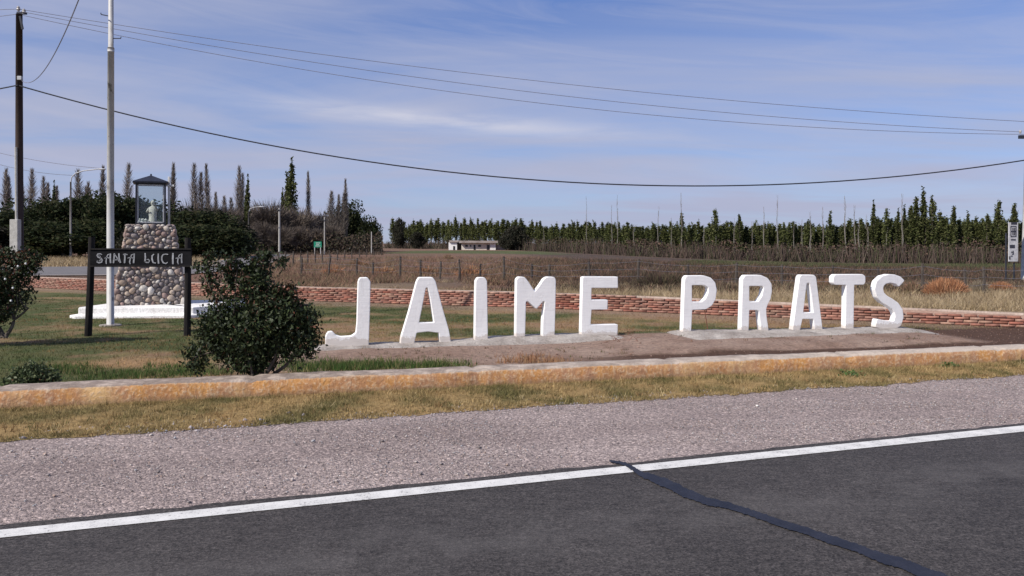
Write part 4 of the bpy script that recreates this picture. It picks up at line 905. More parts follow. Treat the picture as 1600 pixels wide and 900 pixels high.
def far_pole(px, pyb, pyt, Yl, label, bar=None, r=.1, m='pole_conc'):
    b = P(px, pyb, Yl); root = empty('service_pole', Vector((b.x, b.y, b.z)), label, 'pole'); mb = MB(); mb.tube([b-Vector((0, 0, .3)), P(px, pyt, Yl)], [r, r*.8], 8); mb.build('shaft', M[m], root)
    if bar: mb = MB(); mb.tube([P(px-bar[1], bar[0], Yl-.15), P(px+bar[1], bar[0], Yl-.15)], r*.6, 6); mb.build('crossbar', M['dsteel'], root)
far_pole(436.5, 397.5, 325, 110, 'bright slender concrete pole left of the green road sign', (328, 3), .15)
far_pole(507, 397.5, 339, 112, 'thin pole with a crossbar right of the green road sign', (344, 6), .09)
far_pole(580.5, 397, 362, 113, 'short thin pole in front of the dark round tree', None, .08)
def road_sign():
    Yl = 111; c = P(496.5, 382, Yl); z0 = -.1; root = empty('road_sign', Vector((c.x, Yl, z0)), 'small green road sign on two white posts beside the sandy track', 'sign')
    s = Yl/F; mb = MB(); mb.box(c, (12*s, .06, 9*s)); mb.build('panel', M['green'], root)
    mb = MB()
    for dz, w_ in ((2.3, 7), (0, 5), (-2.3, 8)): mb.box((c.x+random.uniform(-.1, .1), Yl-.045, c.z+dz*s), (w_*s, .02, .9*s))
    mb.build('text_lines', M['whitep'], root)
    for k in (-4.6, 4.6): mb = MB(); mb.box((c.x+k*s, Yl-.09, (c.z-4.5*s+z0)/2), (.9*s, .08, c.z-4.5*s-z0)); mb.build('post', M['whitep'], root)
road_sign()
def totem():
    Yl = 32.5; s = Yl/F; c = P(1583, 378, Yl); zb = P(0, 447, Yl).z
    root = empty('advert_sign', Vector((c.x, Yl, zb)), 'tall narrow white panel with black print on two thin black posts, right side', 'sign')
    mb = MB(); mb.box(c, (15.5*s, .05, 61*s), R(8)); mb.build('panel', M['whitep'], root)
    mb = MB(); 
    def pr(px, py, w_, h_): q = P(px, py, Yl-.05); mb.box((q.x, Yl-.034+(px-1583)*s*.14, q.z), (w_*s, .01, h_*s), R(8))
    pr(1585, 349, 10, 3.5); pr(1584, 353.5, 10, 1.2); pr(1584, 369.5, 10, 1.2); pr(1579.6, 361.5, 1.2, 15); pr(1588.4, 361.5, 1.2, 15); pr(1583, 361.5, 1.6, 12); pr(1586, 361.5, 1.6, 12); pr(1584, 361.5, 8, 1.6)
    for k in range(5): pr(1580.5+1.7*k, 374.5, 1.1, 2.2)
    pr(1582, 385, 8.6, 5); pr(1582, 394, 4, 1.4); pr(1583, 397, 3.4, 1.4); pr(1581, 400, 3.4, 1.4); pr(1583.6, 394.6, 1.2, 6); pr(1577.6, 403, 2, 5)
    mb.build('print', M['darkp'], root)
    for px, pt, pb, dy in ((1571.5, 364, 440, .12), (1584, 410, 449, .06)):
        mb = MB(); a = P(px, pb, Yl+dy); b = P(px+.5, pt, Yl+dy); mb.tube([a-Vector((0, 0, .2)), b], .032, 8); mb.build('post', M['dsteel'], root)
    mb = MB(); mb.tube([P(1571.5, 372, Yl+.12), P(1578, 372, Yl+.06)], .02, 6); mb.build('bracket', M['dsteel'], root)
totem()
# ------------------------------------------------------------------ fences
def fence(name, posts, label, hgt=1.0, wires=3, rad=.05):
    r0 = posts[0][0]; root = empty(name, r0, label, 'fence'); tops = []
    for p, h_, lean in posts:
        mb = MB(); t = p+Vector((lean, 0, h_)); mb.tube([p-Vector((0, 0, .2)), p.lerp(t, .5)+Vector((random.uniform(-.02, .02), 0, 0)), t], [rad*1.1, rad, rad*.9], 6); mb.build('post', M['fpost'], root); tops.append((p, t))
    for k in range(wires):
        f_ = .35+.28*k; pts = []
        for i, (p, t) in enumerate(tops):
            pts.append(p.lerp(t, f_)+Vector((0, -.055, 0)))
            if i < len(tops)-1: q = tops[i+1]; pts.append((p.lerp(t, f_)+q[0].lerp(q[1], f_))/2-Vector((0, .055, .04)))
        mb = MB(); mb.tube(pts, .004, 4, cap=False); mb.build('strand', M['thinwire'], root)
def GP(px, py):
    z = 0
    for _ in range(20):
        q = G(px, py, z); z = .5*z+.5*float(gz(np.array(q.x), np.array(q.y)))
    return G(px, py, z)
fence('field_fence', [(GP(px, py), h_, l) for px, py, h_, l in [(470, 431, .95, .05), (513, 431, 1.0, .12), (558, 432, .9, 0), (582, 433, .7, .02), (625, 435, 1.0, .02), (657, 435, .85, 0), (687, 436, .8, .05), (718, 438, .9, -.02), (750, 437, .7, .03), (787, 440, 1.05, .0), (831, 440, .75, 0), (857, 441, .75, .04), (920, 443, .9, 0), (997, 446, 1.0, .02), (1075, 448, .85, 0), (1150, 449, .9, .03), (1222, 451, .85, 0), (1300, 453, .85, .04), (1372, 455, .8, 0), (1443, 458, .95, -.03), (1507, 459, .8, 0), (1537, 459, .85, 0), (1620, 461, .85, 0)]],
      'old wire fence with uneven dark posts along the edge of the brown field')
fence('roadside_fence', [(GP(435+11.5*k, 418-1.35*k), 1.05-.01*k, random.uniform(-.05, .05)) for k in range(15)], 'line of dark thin fence posts running away towards the green road sign', wires=2, rad=.06)
# ------------------------------------------------------------------ house
def house():
    Yh = 190; s = Yh/F
    def X(px): return (px-800)*s
    def Z(py): return H-(py-HY)*s
    zb = Z(391); root = empty('farmhouse', Vector((X(743), Yh, zb)), 'long low cream farmhouse with sheet roof in front of the far trees', 'house')
    def bx(name, x0, x1, y0, y1, dy0, dy1, m):
        mb = MB(); mb.box((X((x0+x1)/2), Yh+(dy0+dy1)/2, (Z(y0)+Z(y1))/2), ((x1-x0)*s, dy1-dy0, (y1-y0)*s)); return mb.build(name, M[m], root)
    w1 = bx('wall', 701, 714, 378.5, 391, 0, 6, 'housew'); bx('wall', 714, 721, 380, 391, 1.2, 6, 'fpost'); w2 = bx('wall', 721, 766, 379.6, 391, 0, 6, 'house'); w3 = bx('wall', 766, 774.5, 379.6, 391, -.2, 6, 'housew'); bx('wall', 774.5, 789, 382, 391, .6, 5, 'annex')
    bx('roof', 702, 717, 375.6, 378.4, -.4, 6.4, 'roofh'); bx('roof', 718, 778, 376.2, 379.5, -1.0, 6.4, 'roofh')
    for x0, x1, y0, y1 in ((727, 731, 382.5, 385.5), (734.5, 736.5, 382.5, 385.5), (747, 751.5, 382.5, 385.5)): bx('window', x0, x1, y0, y1, -.06, -.003, 'windowd')
    for x0, x1, y0, y1 in ((708, 711, 384.5, 390.9), (740, 743, 382.5, 390.9), (760.5, 765, 382.5, 390.9)): bx('door', x0, x1, y0, y1, -.06, -.003, 'windowd')
house()
# ------------------------------------------------------------------ trees
def leaf_cloud(C, size, cols, up=0.0):
    """quads centred at C (n,3) with random orientation"""
    n = len(C); a = RNG.normal(0, 1, (n, 3)); a[:, 2] += up; a /= np.linalg.norm(a, axis=1)[:, None]
    b = np.cross(a, RNG.normal(0, 1, (n, 3))); b /= np.linalg.norm(b, axis=1)[:, None]
    sz = (size*RNG.uniform(.6, 1.4, n))[:, None]
    V = np.stack([C-a*sz, C-b*sz*.5, C+a*sz, C+b*sz*.5], 1).reshape(-1, 3); Fc = np.arange(4*n).reshape(-1, 4)
    return V, Fc, np.repeat(cols*RNG.uniform(.7, 1.35, (n, 1)), 4, 0)
def twig_cloud(A, B, wd, cols):
    n = len(A); d = B-A; sd_ = np.cross(d, RNG.normal(0, 1, (n, 3))); sd_ /= (np.linalg.norm(sd_, axis=1)[:, None]+1e-6); w_ = (wd*RNG.uniform(.6, 1.4, n))[:, None]
    V = np.stack([A-sd_*w_, A+sd_*w_, B+sd_*w_*.25, B-sd_*w_*.25], 1).reshape(-1, 3); Fc = np.arange(4*n).reshape(-1, 4)
    return V, Fc, np.repeat(cols*RNG.uniform(.75, 1.3, (n, 1)), 4, 0)
PROTO = {}
def mesh_only(name, V, Fc, m, col):
    o = npmesh(name, V, Fc, m, col); me = o.data; bpy.data.objects.remove(o); return me
def trunk_mesh(name, h, r, m, wob=.15, limbs=0, lim_h=.4, lim_l=.3):
    mb = MB(); pts = [Vector((wob*noise.noise(Vector((k*.9, r*50, h))), wob*noise.noise(Vector((k*.9, 9, h*2))), h*k/6)) for k in range(7)]; pts[0].z = -.3
    mb.tube(pts, [r*(1-.85*k/6) for k in range(7)], 7)
    for k in range(limbs):
        t = lim_h+(.92-lim_h)*k/max(limbs, 1); i = int(t*6); p = pts[i].lerp(pts[min(i+1, 6)], t*6-i); a = k*2.4; l = h*lim_l*(1.1-t)
        q = p+Vector((math.cos(a)*l*.6, math.sin(a)*l*.6, l*.55)); mb.tube([p, p.lerp(q, .5)+Vector((0, 0, -.05*l)), q], [r*.4*(1.1-t), r*.25*(1.1-t), .01], 5)
    me = bpy.data.meshes.new(name); me.from_pydata(mb.v, [], mb.f); me.materials.append(m); return me
def poplar_green(h, lo, rmax, n, dens=1):
    C = []; nb = 46
    for k in range(nb):
        t = (k+random.random())/nb; z0 = lo+(h*.86-lo)*t; a = random.uniform(0, 6.28); env = min(1, .35+t*3.2)*(1-t)**.55
        r = rmax*env*random.uniform(.45, 1.1); l = h*(.12+.12*(1-t))*random.uniform(.6, 1.5)
        m_ = n//nb; u = RNG.uniform(0, 1, m_)
        C.append(np.stack([np.cos(a)*r*(.25+.75*u**.6)+RNG.normal(0, .07, m_), np.sin(a)*r*(.25+.75*u**.6)+RNG.normal(0, .07, m_), z0+l*u*1.3+RNG.normal(0, .08, m_)], -1))
    m_ = n//26; u = RNG.uniform(0, 1, m_)**1.4; C.append(np.stack([RNG.normal(0, .09, m_)*(1.1-u), RNG.normal(0, .09, m_)*(1.1-u), h*(.80+.20*u)], -1))
    C = np.concatenate(C); cs = np.array([(.088, .105, .036), (.115, .13, .048), (.060, .070, .028), (.15, .155, .065)])[RNG.integers(0, 4, len(C))]
    return mesh_only('crown', *leaf_cloud(C, .15, cs, .5)[:2], M['foliage'], leaf_cols) if False else (C, cs)
def make_crown(C, cs, size, up, m): 
    V, Fc, cc = leaf_cloud(C, size, cs, up); return mesh_only('crown', V, Fc, m, cc)
def poplar_bare(h, lo, rmax, n, wd=.022, cs=((.20, .17, .145), (.15, .125, .11), (.25, .22, .19))):
    z0 = lo+(h*.97-lo)*RNG.uniform(0, 1, n)**.9; a = RNG.uniform(0, 6.28, n); t = (z0-lo)/(h-lo); r = rmax*(np.sin(np.pi*np.clip(t*.8+.14, 0, 1)))*RNG.uniform(.35, 1, n); l = h*.13*(1.15-t*.8)*RNG.uniform(.5, 1.1, n)
    A = np.stack([np.cos(a)*r*.25, np.sin(a)*r*.25, z0], -1); B = np.stack([np.cos(a)*r, np.sin(a)*r, np.minimum(z0+l, h*1.01)], -1)
    c = np.array(cs)[RNG.integers(0, len(cs), n)]; V, Fc, cc = twig_cloud(A, B, wd, c); return mesh_only('crown', V, Fc, M['twig'], cc)
def round_tree(h, w_, nleaf, cs, size, lobes=14, base=.08, seed=0):
    C = []
    for k in range(lobes):
        a = random.uniform(0, 6.28); rr = random.uniform(.0, .36)*w_; z = h*random.uniform(base+.15, .84); env = math.sqrt(max(.1, 1-((z/h-.45)/.55)**2)); r = random.uniform(.16, .27)*w_
        c = np.array([math.cos(a)*rr*env, math.sin(a)*rr*env, z]); m_ = nleaf//lobes
        d = RNG.normal(0, 1, (m_, 3)); d /= np.linalg.norm(d, axis=1)[:, None]; C.append(c+d*r*RNG.uniform(.55, 1.08, (m_, 1))*np.array([1, 1, .85]))
    C = np.concatenate(C); C = C[(C[:, 2] > .05)]; c = np.array(cs)[RNG.integers(0, len(cs), len(C))]
    return make_crown(C, c, size, .2, M['foliage'])
def bare_round(h, w_, n, wd=.03, cs=((.13, .105, .09), (.17, .14, .115), (.10, .085, .075))):
    a = RNG.uniform(0, 6.28, n); ph = np.arccos(RNG.uniform(-.55, 1, n)); r1 = RNG.uniform(.35, .8, n); r2 = r1+RNG.uniform(.15, .3, n)
    d = np.stack([np.sin(ph)*np.cos(a)*w_/2, np.sin(ph)*np.sin(a)*w_/2, np.cos(ph)*h*.45], -1); lump = 1+.18*np.sin(a*3+ph*4)
    d *= lump[:, None]; o_ = np.array([0, 0, h*.5]); A = o_+d*r1[:, None]; B = o_+d*r2[:, None]+RNG.normal(0, .15, (n, 3)); B[:, 2] += .2
    c = np.array(cs)[RNG.integers(0, len(cs), n)]; V, Fc, cc = twig_cloud(A, B, wd, c); return mesh_only('crown', V, Fc, M['twig'], cc)
def place(kind, name, trunk, crown, loc, sx, sz, label, cat, group, rz=None):
    o = bpy.data.objects.new(name, None); COL.objects.link(o); o.location = loc; o.empty_display_size = .3
    o.scale = (sx, sx, sz); o.rotation_euler = (random.uniform(-.03, .03), random.uniform(-.035, .035), random.uniform(0, 6.28) if rz is None else rz); tag(o, label, cat, group)
    for nm, me in (('trunk', trunk), ('crown', crown)):
        c = bpy.data.objects.new(nm, me); COL.objects.link(c); c.parent = o
    return o
def gnd(px, Y): x = (px-800)/F*Y; return Vector((x, Y, float(gz(np.array(x), np.array(Y)))))
def height_for(px, pyt, Y):
    g = gnd(px, Y); return H-(pyt-HY)/F*Y-g.z
# prototypes (unit height 10 m)
GP_ = []
for k in range(5):
    C, cs = poplar_green(10, [2.2, .9, 3.0, 1.5, 2.6][k], [.85, 1.0, .72, .9, 1.0][k], 1100); GP_.append((trunk_mesh('trunk', 9.6, .10, M['palebark'], .2, 8, .35, .12), make_crown(C, cs, .17, .5, M['foliage'])))
DP_ = []
for k in range(3):
    C, cs = poplar_green(10, .5, [.72, .85, .65][k], 1500); DP_.append((trunk_mesh('trunk', 9.6, .15, M['bark'], .2, 8, .2, .15), make_crown(C, cs*.8, .15, .6, M['foliage'])))
BP_ = [(trunk_mesh('trunk', 9.8, .11, M['palebark'], .15), poplar_bare(10, 1.5, [.85, .7, 1.0][k], 900, .024)) for k in range(3)]
SP_ = [(trunk_mesh('trunk', 9.9, .085, M['palebark'], .25), poplar_bare(10, 2.0, [.22, .3][k], 60, .013)) for k in range(2)]
DARKG = ((.022, .032, .014), (.030, .040, .016), (.040, .048, .020), (.018, .026, .012), (.050, .050, .024))
DARKB = ((.030, .033, .022), (.042, .040, .028), (.050, .045, .034), (.024, .026, .018))
EV_ = [(trunk_mesh('trunk', 4.5, .22, M['bark'], .3, 5, .3, .5), round_tree(6, [7, 8, 6.4][k], 5200, DARKG if k < 2 else DARKB, .21, 16)) for k in range(3)]
BR_ = [(trunk_mesh('trunk', 5, .16, M['bark'], .3, 7, .25, .6), bare_round(8, [8, 7][k], 5200, .03)) for k in range(2)]
# left dark grove
cnt = 0
ev = [(-60, 92, 322, 0), (-5, 88, 330, 1), (35, 96, 316, 0), (72, 90, 314, 1), (105, 98, 333, 2), (125, 92, 308, 1), (160, 96, 304, 0), (190, 90, 307, 1), (222, 99, 306, 2), (255, 93, 318, 0), (290, 90, 330, 1), (318, 98, 326, 2), (345, 92, 336, 0), (372, 97, 340, 2),
      (50, 82, 345, 1), (150, 84, 345, 0), (215, 83, 350, 2), (300, 84, 352, 1), (0, 80, 352, 2), (100, 82, 350, 0), (345, 86, 356, 1), (262, 82, 352, 0)]
DT = "dark evergreen broadleaf tree in the dense grove behind the stone pillar"
for px, Y, pt, k in ev:
    h = height_for(px, pt, Y); t, c = EV_[k]; sw = random.uniform(1.05, 1.35); place('e', 'evergreen_tree', t, c, gnd(px, Y), sw, h/6.0, DT, 'tree', 'dark trees of the left grove')
for px, Y, pt, lab in ((520, 150, 330, 'dark dense tree at the left of the clump at the end of the grove'), (552, 152, 317, 'tallest dark round tree at the end of the grove, left of the open sky gap'), (577, 150, 340, 'lowest dark tree at the right end of the grove, beside the sky gap'), (538, 160, 322, 'dark tree tucked between its two neighbours at the end of the grove')):
    h = height_for(px, pt, Y); t, c = EV_[0]; place('e', 'evergreen_tree', t, c, gnd(px, Y), .95, h/6.0, lab, 'tree', 'dark trees at the end of the left grove')
for k, (px, Y, pt) in enumerate([(378, 125, 330), (400, 130, 318), (422, 128, 312), (445, 132, 330), (465, 130, 322), (488, 140, 332), (505, 145, 330), (355, 120, 322), (340, 118, 318), (410, 118, 345), (440, 118, 350), (470, 120, 352), (385, 115, 350), (495, 125, 355), (300, 112, 314), (520, 135, 350)]):
    h = height_for(px, pt, Y); t, c = BR_[k % 2]; place('b', 'bare_tree', t, c, gnd(px, Y), h/8*1.05, h/8, 'leafless brown tree in the thicket above the dark shrub', 'tree', 'leafless brown trees of the thicket')
bl = {15: 'first tall leafless poplar'}
barep = [(7, 262), (14, 275), (49, 262), (67, 275), (73, 285), (123, 263), (143, 283), (157, 258), (198, 253), (267, 253), (271, 268), (303, 254), (314, 268), (327, 256), (372, 258), (376, 270), (483, 267), (517, 297), (526, 303), (541, 279), (536, 300), (34, 285), (85, 290), (137, 290), (445, 300), (338, 300), (350, 305), (362, 308)]
for k, (px, pt) in enumerate(barep):
    Y = 118 if px < 350 else 138; h = height_for(px, pt, Y); t, c = BP_[k % 3]
    lab = {483: 'lone tall leafless poplar between the dark cypress-like pair and the pole', 541: 'tall leafless poplar standing in front of the dark round trees', 198: 'tall leafless poplar between the flag pole and the glass case', 372: 'tall leafless poplar just left of the small dark spire tree', 157: 'leafless poplar at the tip of the street lamp arm'}.get(px, 'grey leafless poplar rising above the left grove')
    place('p', 'bare_poplar', t, c, gnd(px, Y), random.uniform(.95, 1.25), h/10, lab, 'tree', 'leafless poplars above the left grove' if lab.startswith('grey') else None)
for px, pt, Y, wd, lab in ((386, 281, 120, .9, 'small dark spire of a poplar rising above the thicket, left one'), (382, 297, 121, .7, 'short dark spire leaning on its taller neighbour above the thicket'), (455, 256, 135, 1.9, 'tallest dark green poplar of the left grove'), (447, 274, 136, 1.6, 'slightly shorter dark poplar just left of the tallest one'), (440, 300, 137, .9, 'lowest dark poplar at the left foot of the tall pair'), (82, 290, 112, .7, 'small dark pointed tree above the grove near the left street lamp')):
    h = height_for(px, pt, Y); t, c = DP_[0 if px != 447 else 1]; place('d', 'dark_poplar', t, c, gnd(px, Y), wd, h/10, lab, 'tree', None)
# far row of poplars at right
rowpx = [560, 620, 700, 800, 900, 1000, 1200, 1400, 1600, 1700]; rowY = [300, 262, 238, 205, 165, 142, 124, 115, 108, 105]
def rowYf(px): return float(np.interp(px, rowpx, rowY))
def topf(px): return float(np.interp(px, [612, 625, 660, 700, 740, 790, 840, 900, 1000, 1100, 1200, 1300, 1400, 1500, 1600, 1660], [342, 350, 346, 342, 346, 343, 349, 350, 351, 350, 350, 349, 340, 341, 342, 342]))
GLAB = 'slender green poplar in the long far row beyond the field'
k = 0; px = 613
while px < 1655:
    Y = rowYf(px)*random.uniform(.985, 1.02); h = height_for(px, topf(px)+random.uniform(-4, 8), Y); t, c = GP_[k % 5]
    place('g', 'green_poplar', t, c, gnd(px, Y), random.uniform(.85, 1.25)*(Y/140)**.8, h/10*(1+.06*max(0, noise.noise(Vector((px*.05, 0, 0))))), GLAB, 'tree', 'green poplars of the far row'); k += 1; px += random.uniform(4.2, 8.4)
px = 618
while px < 1650:
    Y = rowYf(px)*1.05+4; h = height_for(px, topf(px)+random.uniform(-1, 8), Y); t, c = GP_[(k*3) % 5]
    place('g', 'green_poplar', t, c, gnd(px, Y), random.uniform(1.1, 1.6)*(Y/140)**.8, h/10, GLAB, 'tree', 'green poplars of the far row'); k += 1; px += random.uniform(6.5, 11)
prom = [(1118, 327, 'green'), (1157, 335, 'green'), (1066, 335, 'green'), (1297, 333, 'green'), (1365, 319, 'grey'), (1386, 328, 'green'), (1401, 331, 'green'), (1413, 326, 'green'), (1433, 308, 'dark'), (1446, 300, 'dark'), (1456, 309, 'dark'), (1470, 332, 'green'), (1493, 322, 'green'), (1515, 335, 'green'), (1541, 335, 'green'), (1558, 314, 'green'), (1583, 318, 'green'), (1480, 340, 'green'), (1424, 322, 'dark')]
plab = {1118: 'pointed green poplar standing above the row over the gap between P and R', 1157: 'small pointed poplar above the row over the R', 1066: 'leafy poplar around a thin bare spire above the P', 1297: 'pointed poplar above the row right of the second A', 1365: 'grey-green poplar rising above the row over the T and S', 1386: 'narrow green poplar over the S of the lettering', 1401: 'green poplar left of the tallest clump', 1413: 'green poplar touching the left of the tallest clump', 1433: 'left one of the three tallest dark poplars at right', 1446: 'tallest dark poplar of the far row', 1456: 'right one of the three tallest dark poplars', 1470: 'poplar just right of the tallest clump', 1493: 'green poplar midway between the tallest clump and the advert panel', 1515: 'lower green poplar right of the midway one', 1541: 'leaning green poplar left of the tall narrow one', 1558: 'tall narrow poplar left of the advert panel', 1583: 'poplar whose tip rises behind the white advert panel', 1480: 'short poplar in the gap right of the tallest clump', 1424: 'dark poplar at the left foot of the tallest three'}
for px, pt, kd in prom:
    Y = rowYf(px)*.975; h = height_for(px, pt, Y); t, c = (DP_[px % 3] if kd == 'dark' or px % 2 else GP_[px % 5]); place('g', 'green_poplar', t, c, gnd(px, Y), 1.3 if kd == 'dark' else random.uniform(.85, 1.15), h/10, plab[px], 'tree', None)
for px, pt in [(917, 306), (956, 320), (965, 303), (1027, 322), (1050, 340), (1066, 300), (1176, 345), (1194, 322), (1215, 304), (1147, 340), (1267, 330), (1286, 322), (1322, 305), (1336, 320), (1410, 302), (1100, 350), (1253, 342), (1240, 350), (1357, 335), (1343, 340), (850, 352), (990, 350)]:
    Y = rowYf(px)*.97; h = height_for(px, pt, Y); t, c = SP_[px % 2]; place('s', 'bare_sapling', t, c, gnd(px, Y), random.uniform(.8, 1.2), h/10, 'thin leafless stem rising above the far poplar row', 'tree', 'leafless stems above the far poplar row')
for px, Y, pt, sw, lab in ((622, 235, 340, .75, 'rounded dark tree at the left end of the far row'), (800, 190, 352, 1.3, 'broad bushy grey-green tree right of the farmhouse'), (655, 225, 362, .9, 'low brownish tree left of the farmhouse'), (790, 186, 365, .8, 'low dark tree touching the right end of the farmhouse')):
    h = height_for(px, pt, Y); t, c = EV_[2]; place('e', 'broad_tree', t, c, gnd(px, Y), sw, h/6, lab, 'tree', None)
# undergrowth in front of the far row
n = 13000; px = RNG.uniform(600, 1660, n); Yr = np.interp(px, rowpx, rowY)*RNG.uniform(.91, 1.02, n); X = (px-800)/F*Yr
hou = (px > 695) & (px < 795) & (Yr < 215); Yr = np.where(hou, 222, Yr); X = (px-800)/F*Yr; z = gz(X, Yr); hh = RNG.uniform(.5, 3.1, n)*(.8+.5*vnoise(X, Yr, .12, 2.0))
A = np.stack([X, Yr, z-.1], -1); B = np.stack([X+RNG.normal(0, .55, n), Yr, z+hh], -1); cs = np.array([(.085, .06, .05), (.065, .048, .042), (.095, .075, .06), (.055, .058, .032)])[RNG.integers(0, 4, n)]
V, Fc, cc = twig_cloud(A, B, .06, cs); tag(npmesh('undergrowth', V, Fc, M['twig'], cc), 'belt of leafless brown undergrowth along the foot of the far poplar row', 'undergrowth', None, 'stuff')
n = 7000; px = RNG.uniform(300, 600, n); Yr = RNG.uniform(108, 150, n); X = (px-800)/F*Yr; hh = RNG.uniform(.2, 1.4, n)*(.7+.8*vnoise(X, Yr, .15, 5.0))*np.where(px > 425, .45, 1); A = np.stack([X, Yr, X*0-.1], -1); B = np.stack([X+RNG.normal(0, .3, n), Yr, hh], -1)
V, Fc, cc = twig_cloud(A, B, .05, np.array([(.09, .065, .05), (.06, .05, .038), (.12, .09, .065)])[RNG.integers(0, 3, n)]); tag(npmesh('undergrowth', V, Fc, M['twig'], cc), 'low brown brush at the foot of the thicket above the dark shrub', 'undergrowth', None, 'stuff')
n = 24000; px = RNG.uniform(605, 1660, n); Yr = np.interp(px, rowpx, rowY)*RNG.uniform(.945, 1.0, n); Yr = np.where((px > 695) & (px < 795), 224, Yr); X = (px-800)/F*Yr; zt_ = RNG.uniform(.05, 1, n)**1.2*(2.4+1.6*vnoise(X, Yr, .16, 6.0))
V, Fc, cc = leaf_cloud(np.stack([X, Yr, gz(X, Yr)+zt_], -1), .19, np.array([(.085, .055, .045), (.065, .045, .038), (.11, .075, .055), (.05, .05, .028), (.06, .065, .03)])[RNG.integers(0, 5, n)], .2)
tag(npmesh('scrub', V, Fc, M['twig'], cc), 'dark brown and olive scrub filling the feet of the far poplars', 'scrub', None, 'stuff')
n = 16000; px = 345+253*RNG.uniform(0, 1, n)**1.15; Yr = RNG.uniform(118, 152, n); X = (px-800)/F*Yr; zt_ = RNG.uniform(.02, 1, n)*(2.6+2.0*vnoise(X, Yr, .18, 8.0))
V, Fc, cc = leaf_cloud(np.stack([X, Yr, zt_], -1), .20, np.array([(.06, .045, .035), (.045, .036, .03), (.08, .06, .042), (.035, .038, .022)])[RNG.integers(0, 4, n)], .2)
tag(npmesh('scrub', V, Fc, M['twig'], cc), 'dark scrub filling the foot of the leafless thicket above the big shrub', 'scrub', None, 'stuff')
# ------------------------------------------------------------------ dry bushes in the field
def dry_bush(px, py, wpx, hpx, cs, label, n=1400, name='dry_bush', group=None):
    g = GP(px, py); s = g.y/F; w_, h_ = wpx*s, hpx*s
    a = RNG.uniform(0, 6.28, n); r = np.sqrt(RNG.uniform(0, 1, n)); x0 = np.cos(a)*r*w_/2*.75; y0 = np.sin(a)*r*w_*.25; top = h_*np.sqrt(np.clip(1-(r*.95)**2, .05, 1))*RNG.uniform(.5, 1.05, n)
    A = np.stack([x0, y0, top*RNG.uniform(0, .6, n)], -1); B = np.stack([x0*1.25+RNG.normal(0, .06, n), y0*1.2, top], -1)
    c = np.array(cs)[RNG.integers(0, len(cs), n)]; V, Fc, cc = twig_cloud(A, B, .010, c); o = npmesh(name, V, Fc, M['twig'], cc); o.location = g; tag(o, label, 'bush', group); return o
OR = [(.42, .20, .10), (.36, .17, .09), (.48, .27, .15), (.30, .15, .09)]
dry_bush(1478, 462, 72, 30, OR, 'wide orange-brown dry bush right of the S beyond the brick wall', 3000)
dry_bush(1563, 456, 44, 17, OR, 'low orange dry bush at the foot of the white advert panel', 1200)
dry_bush(1425, 458, 34, 20, BRN, 'small brown bush left of the wide orange one', 900)
dry_bush(1530, 457, 30, 22, [(.20, .16, .12), (.26, .22, .16)], 'greyish dry bush between the two orange ones', 700)
dry_bush(1035, 450, 110, 26, DRK, 'long dark brown bush in the field above the gap between E and P', 2600)
dry_bush(1180, 452, 60, 22, BRN, 'brown bush in the field seen above and through the R', 1200)
dry_bush(1290, 452, 60, 18, BRN, 'low brown bush in the field above the second A', 1000)
for px, py, w_, h_, lab in [(520, 428, 40, 16, 'reddish dry bush above the left of the J'), (600, 430, 52, 16, 'reddish dry bush in the field between J and A'), (665, 428, 44, 14, 'reddish dry bush above the first A'), (735, 432, 56, 20, 'orange-brown dry bush above the I'), (560, 415, 40, 10, 'low reddish bush near the end of the thin fence posts'), (700, 405, 20, 9, 'dark round bush in the middle of the field'), (830, 432, 46, 14, 'brownish dry bush above the M'), (765, 445, 40, 12, 'low dark bush between I and M'), (900, 440, 50, 12, 'low brown bush left above the E')]:
    dry_bush(px, py, w_, h_, OR[:2]+BRN if 'red' in lab or 'orange' in lab else BRN, lab, 700)
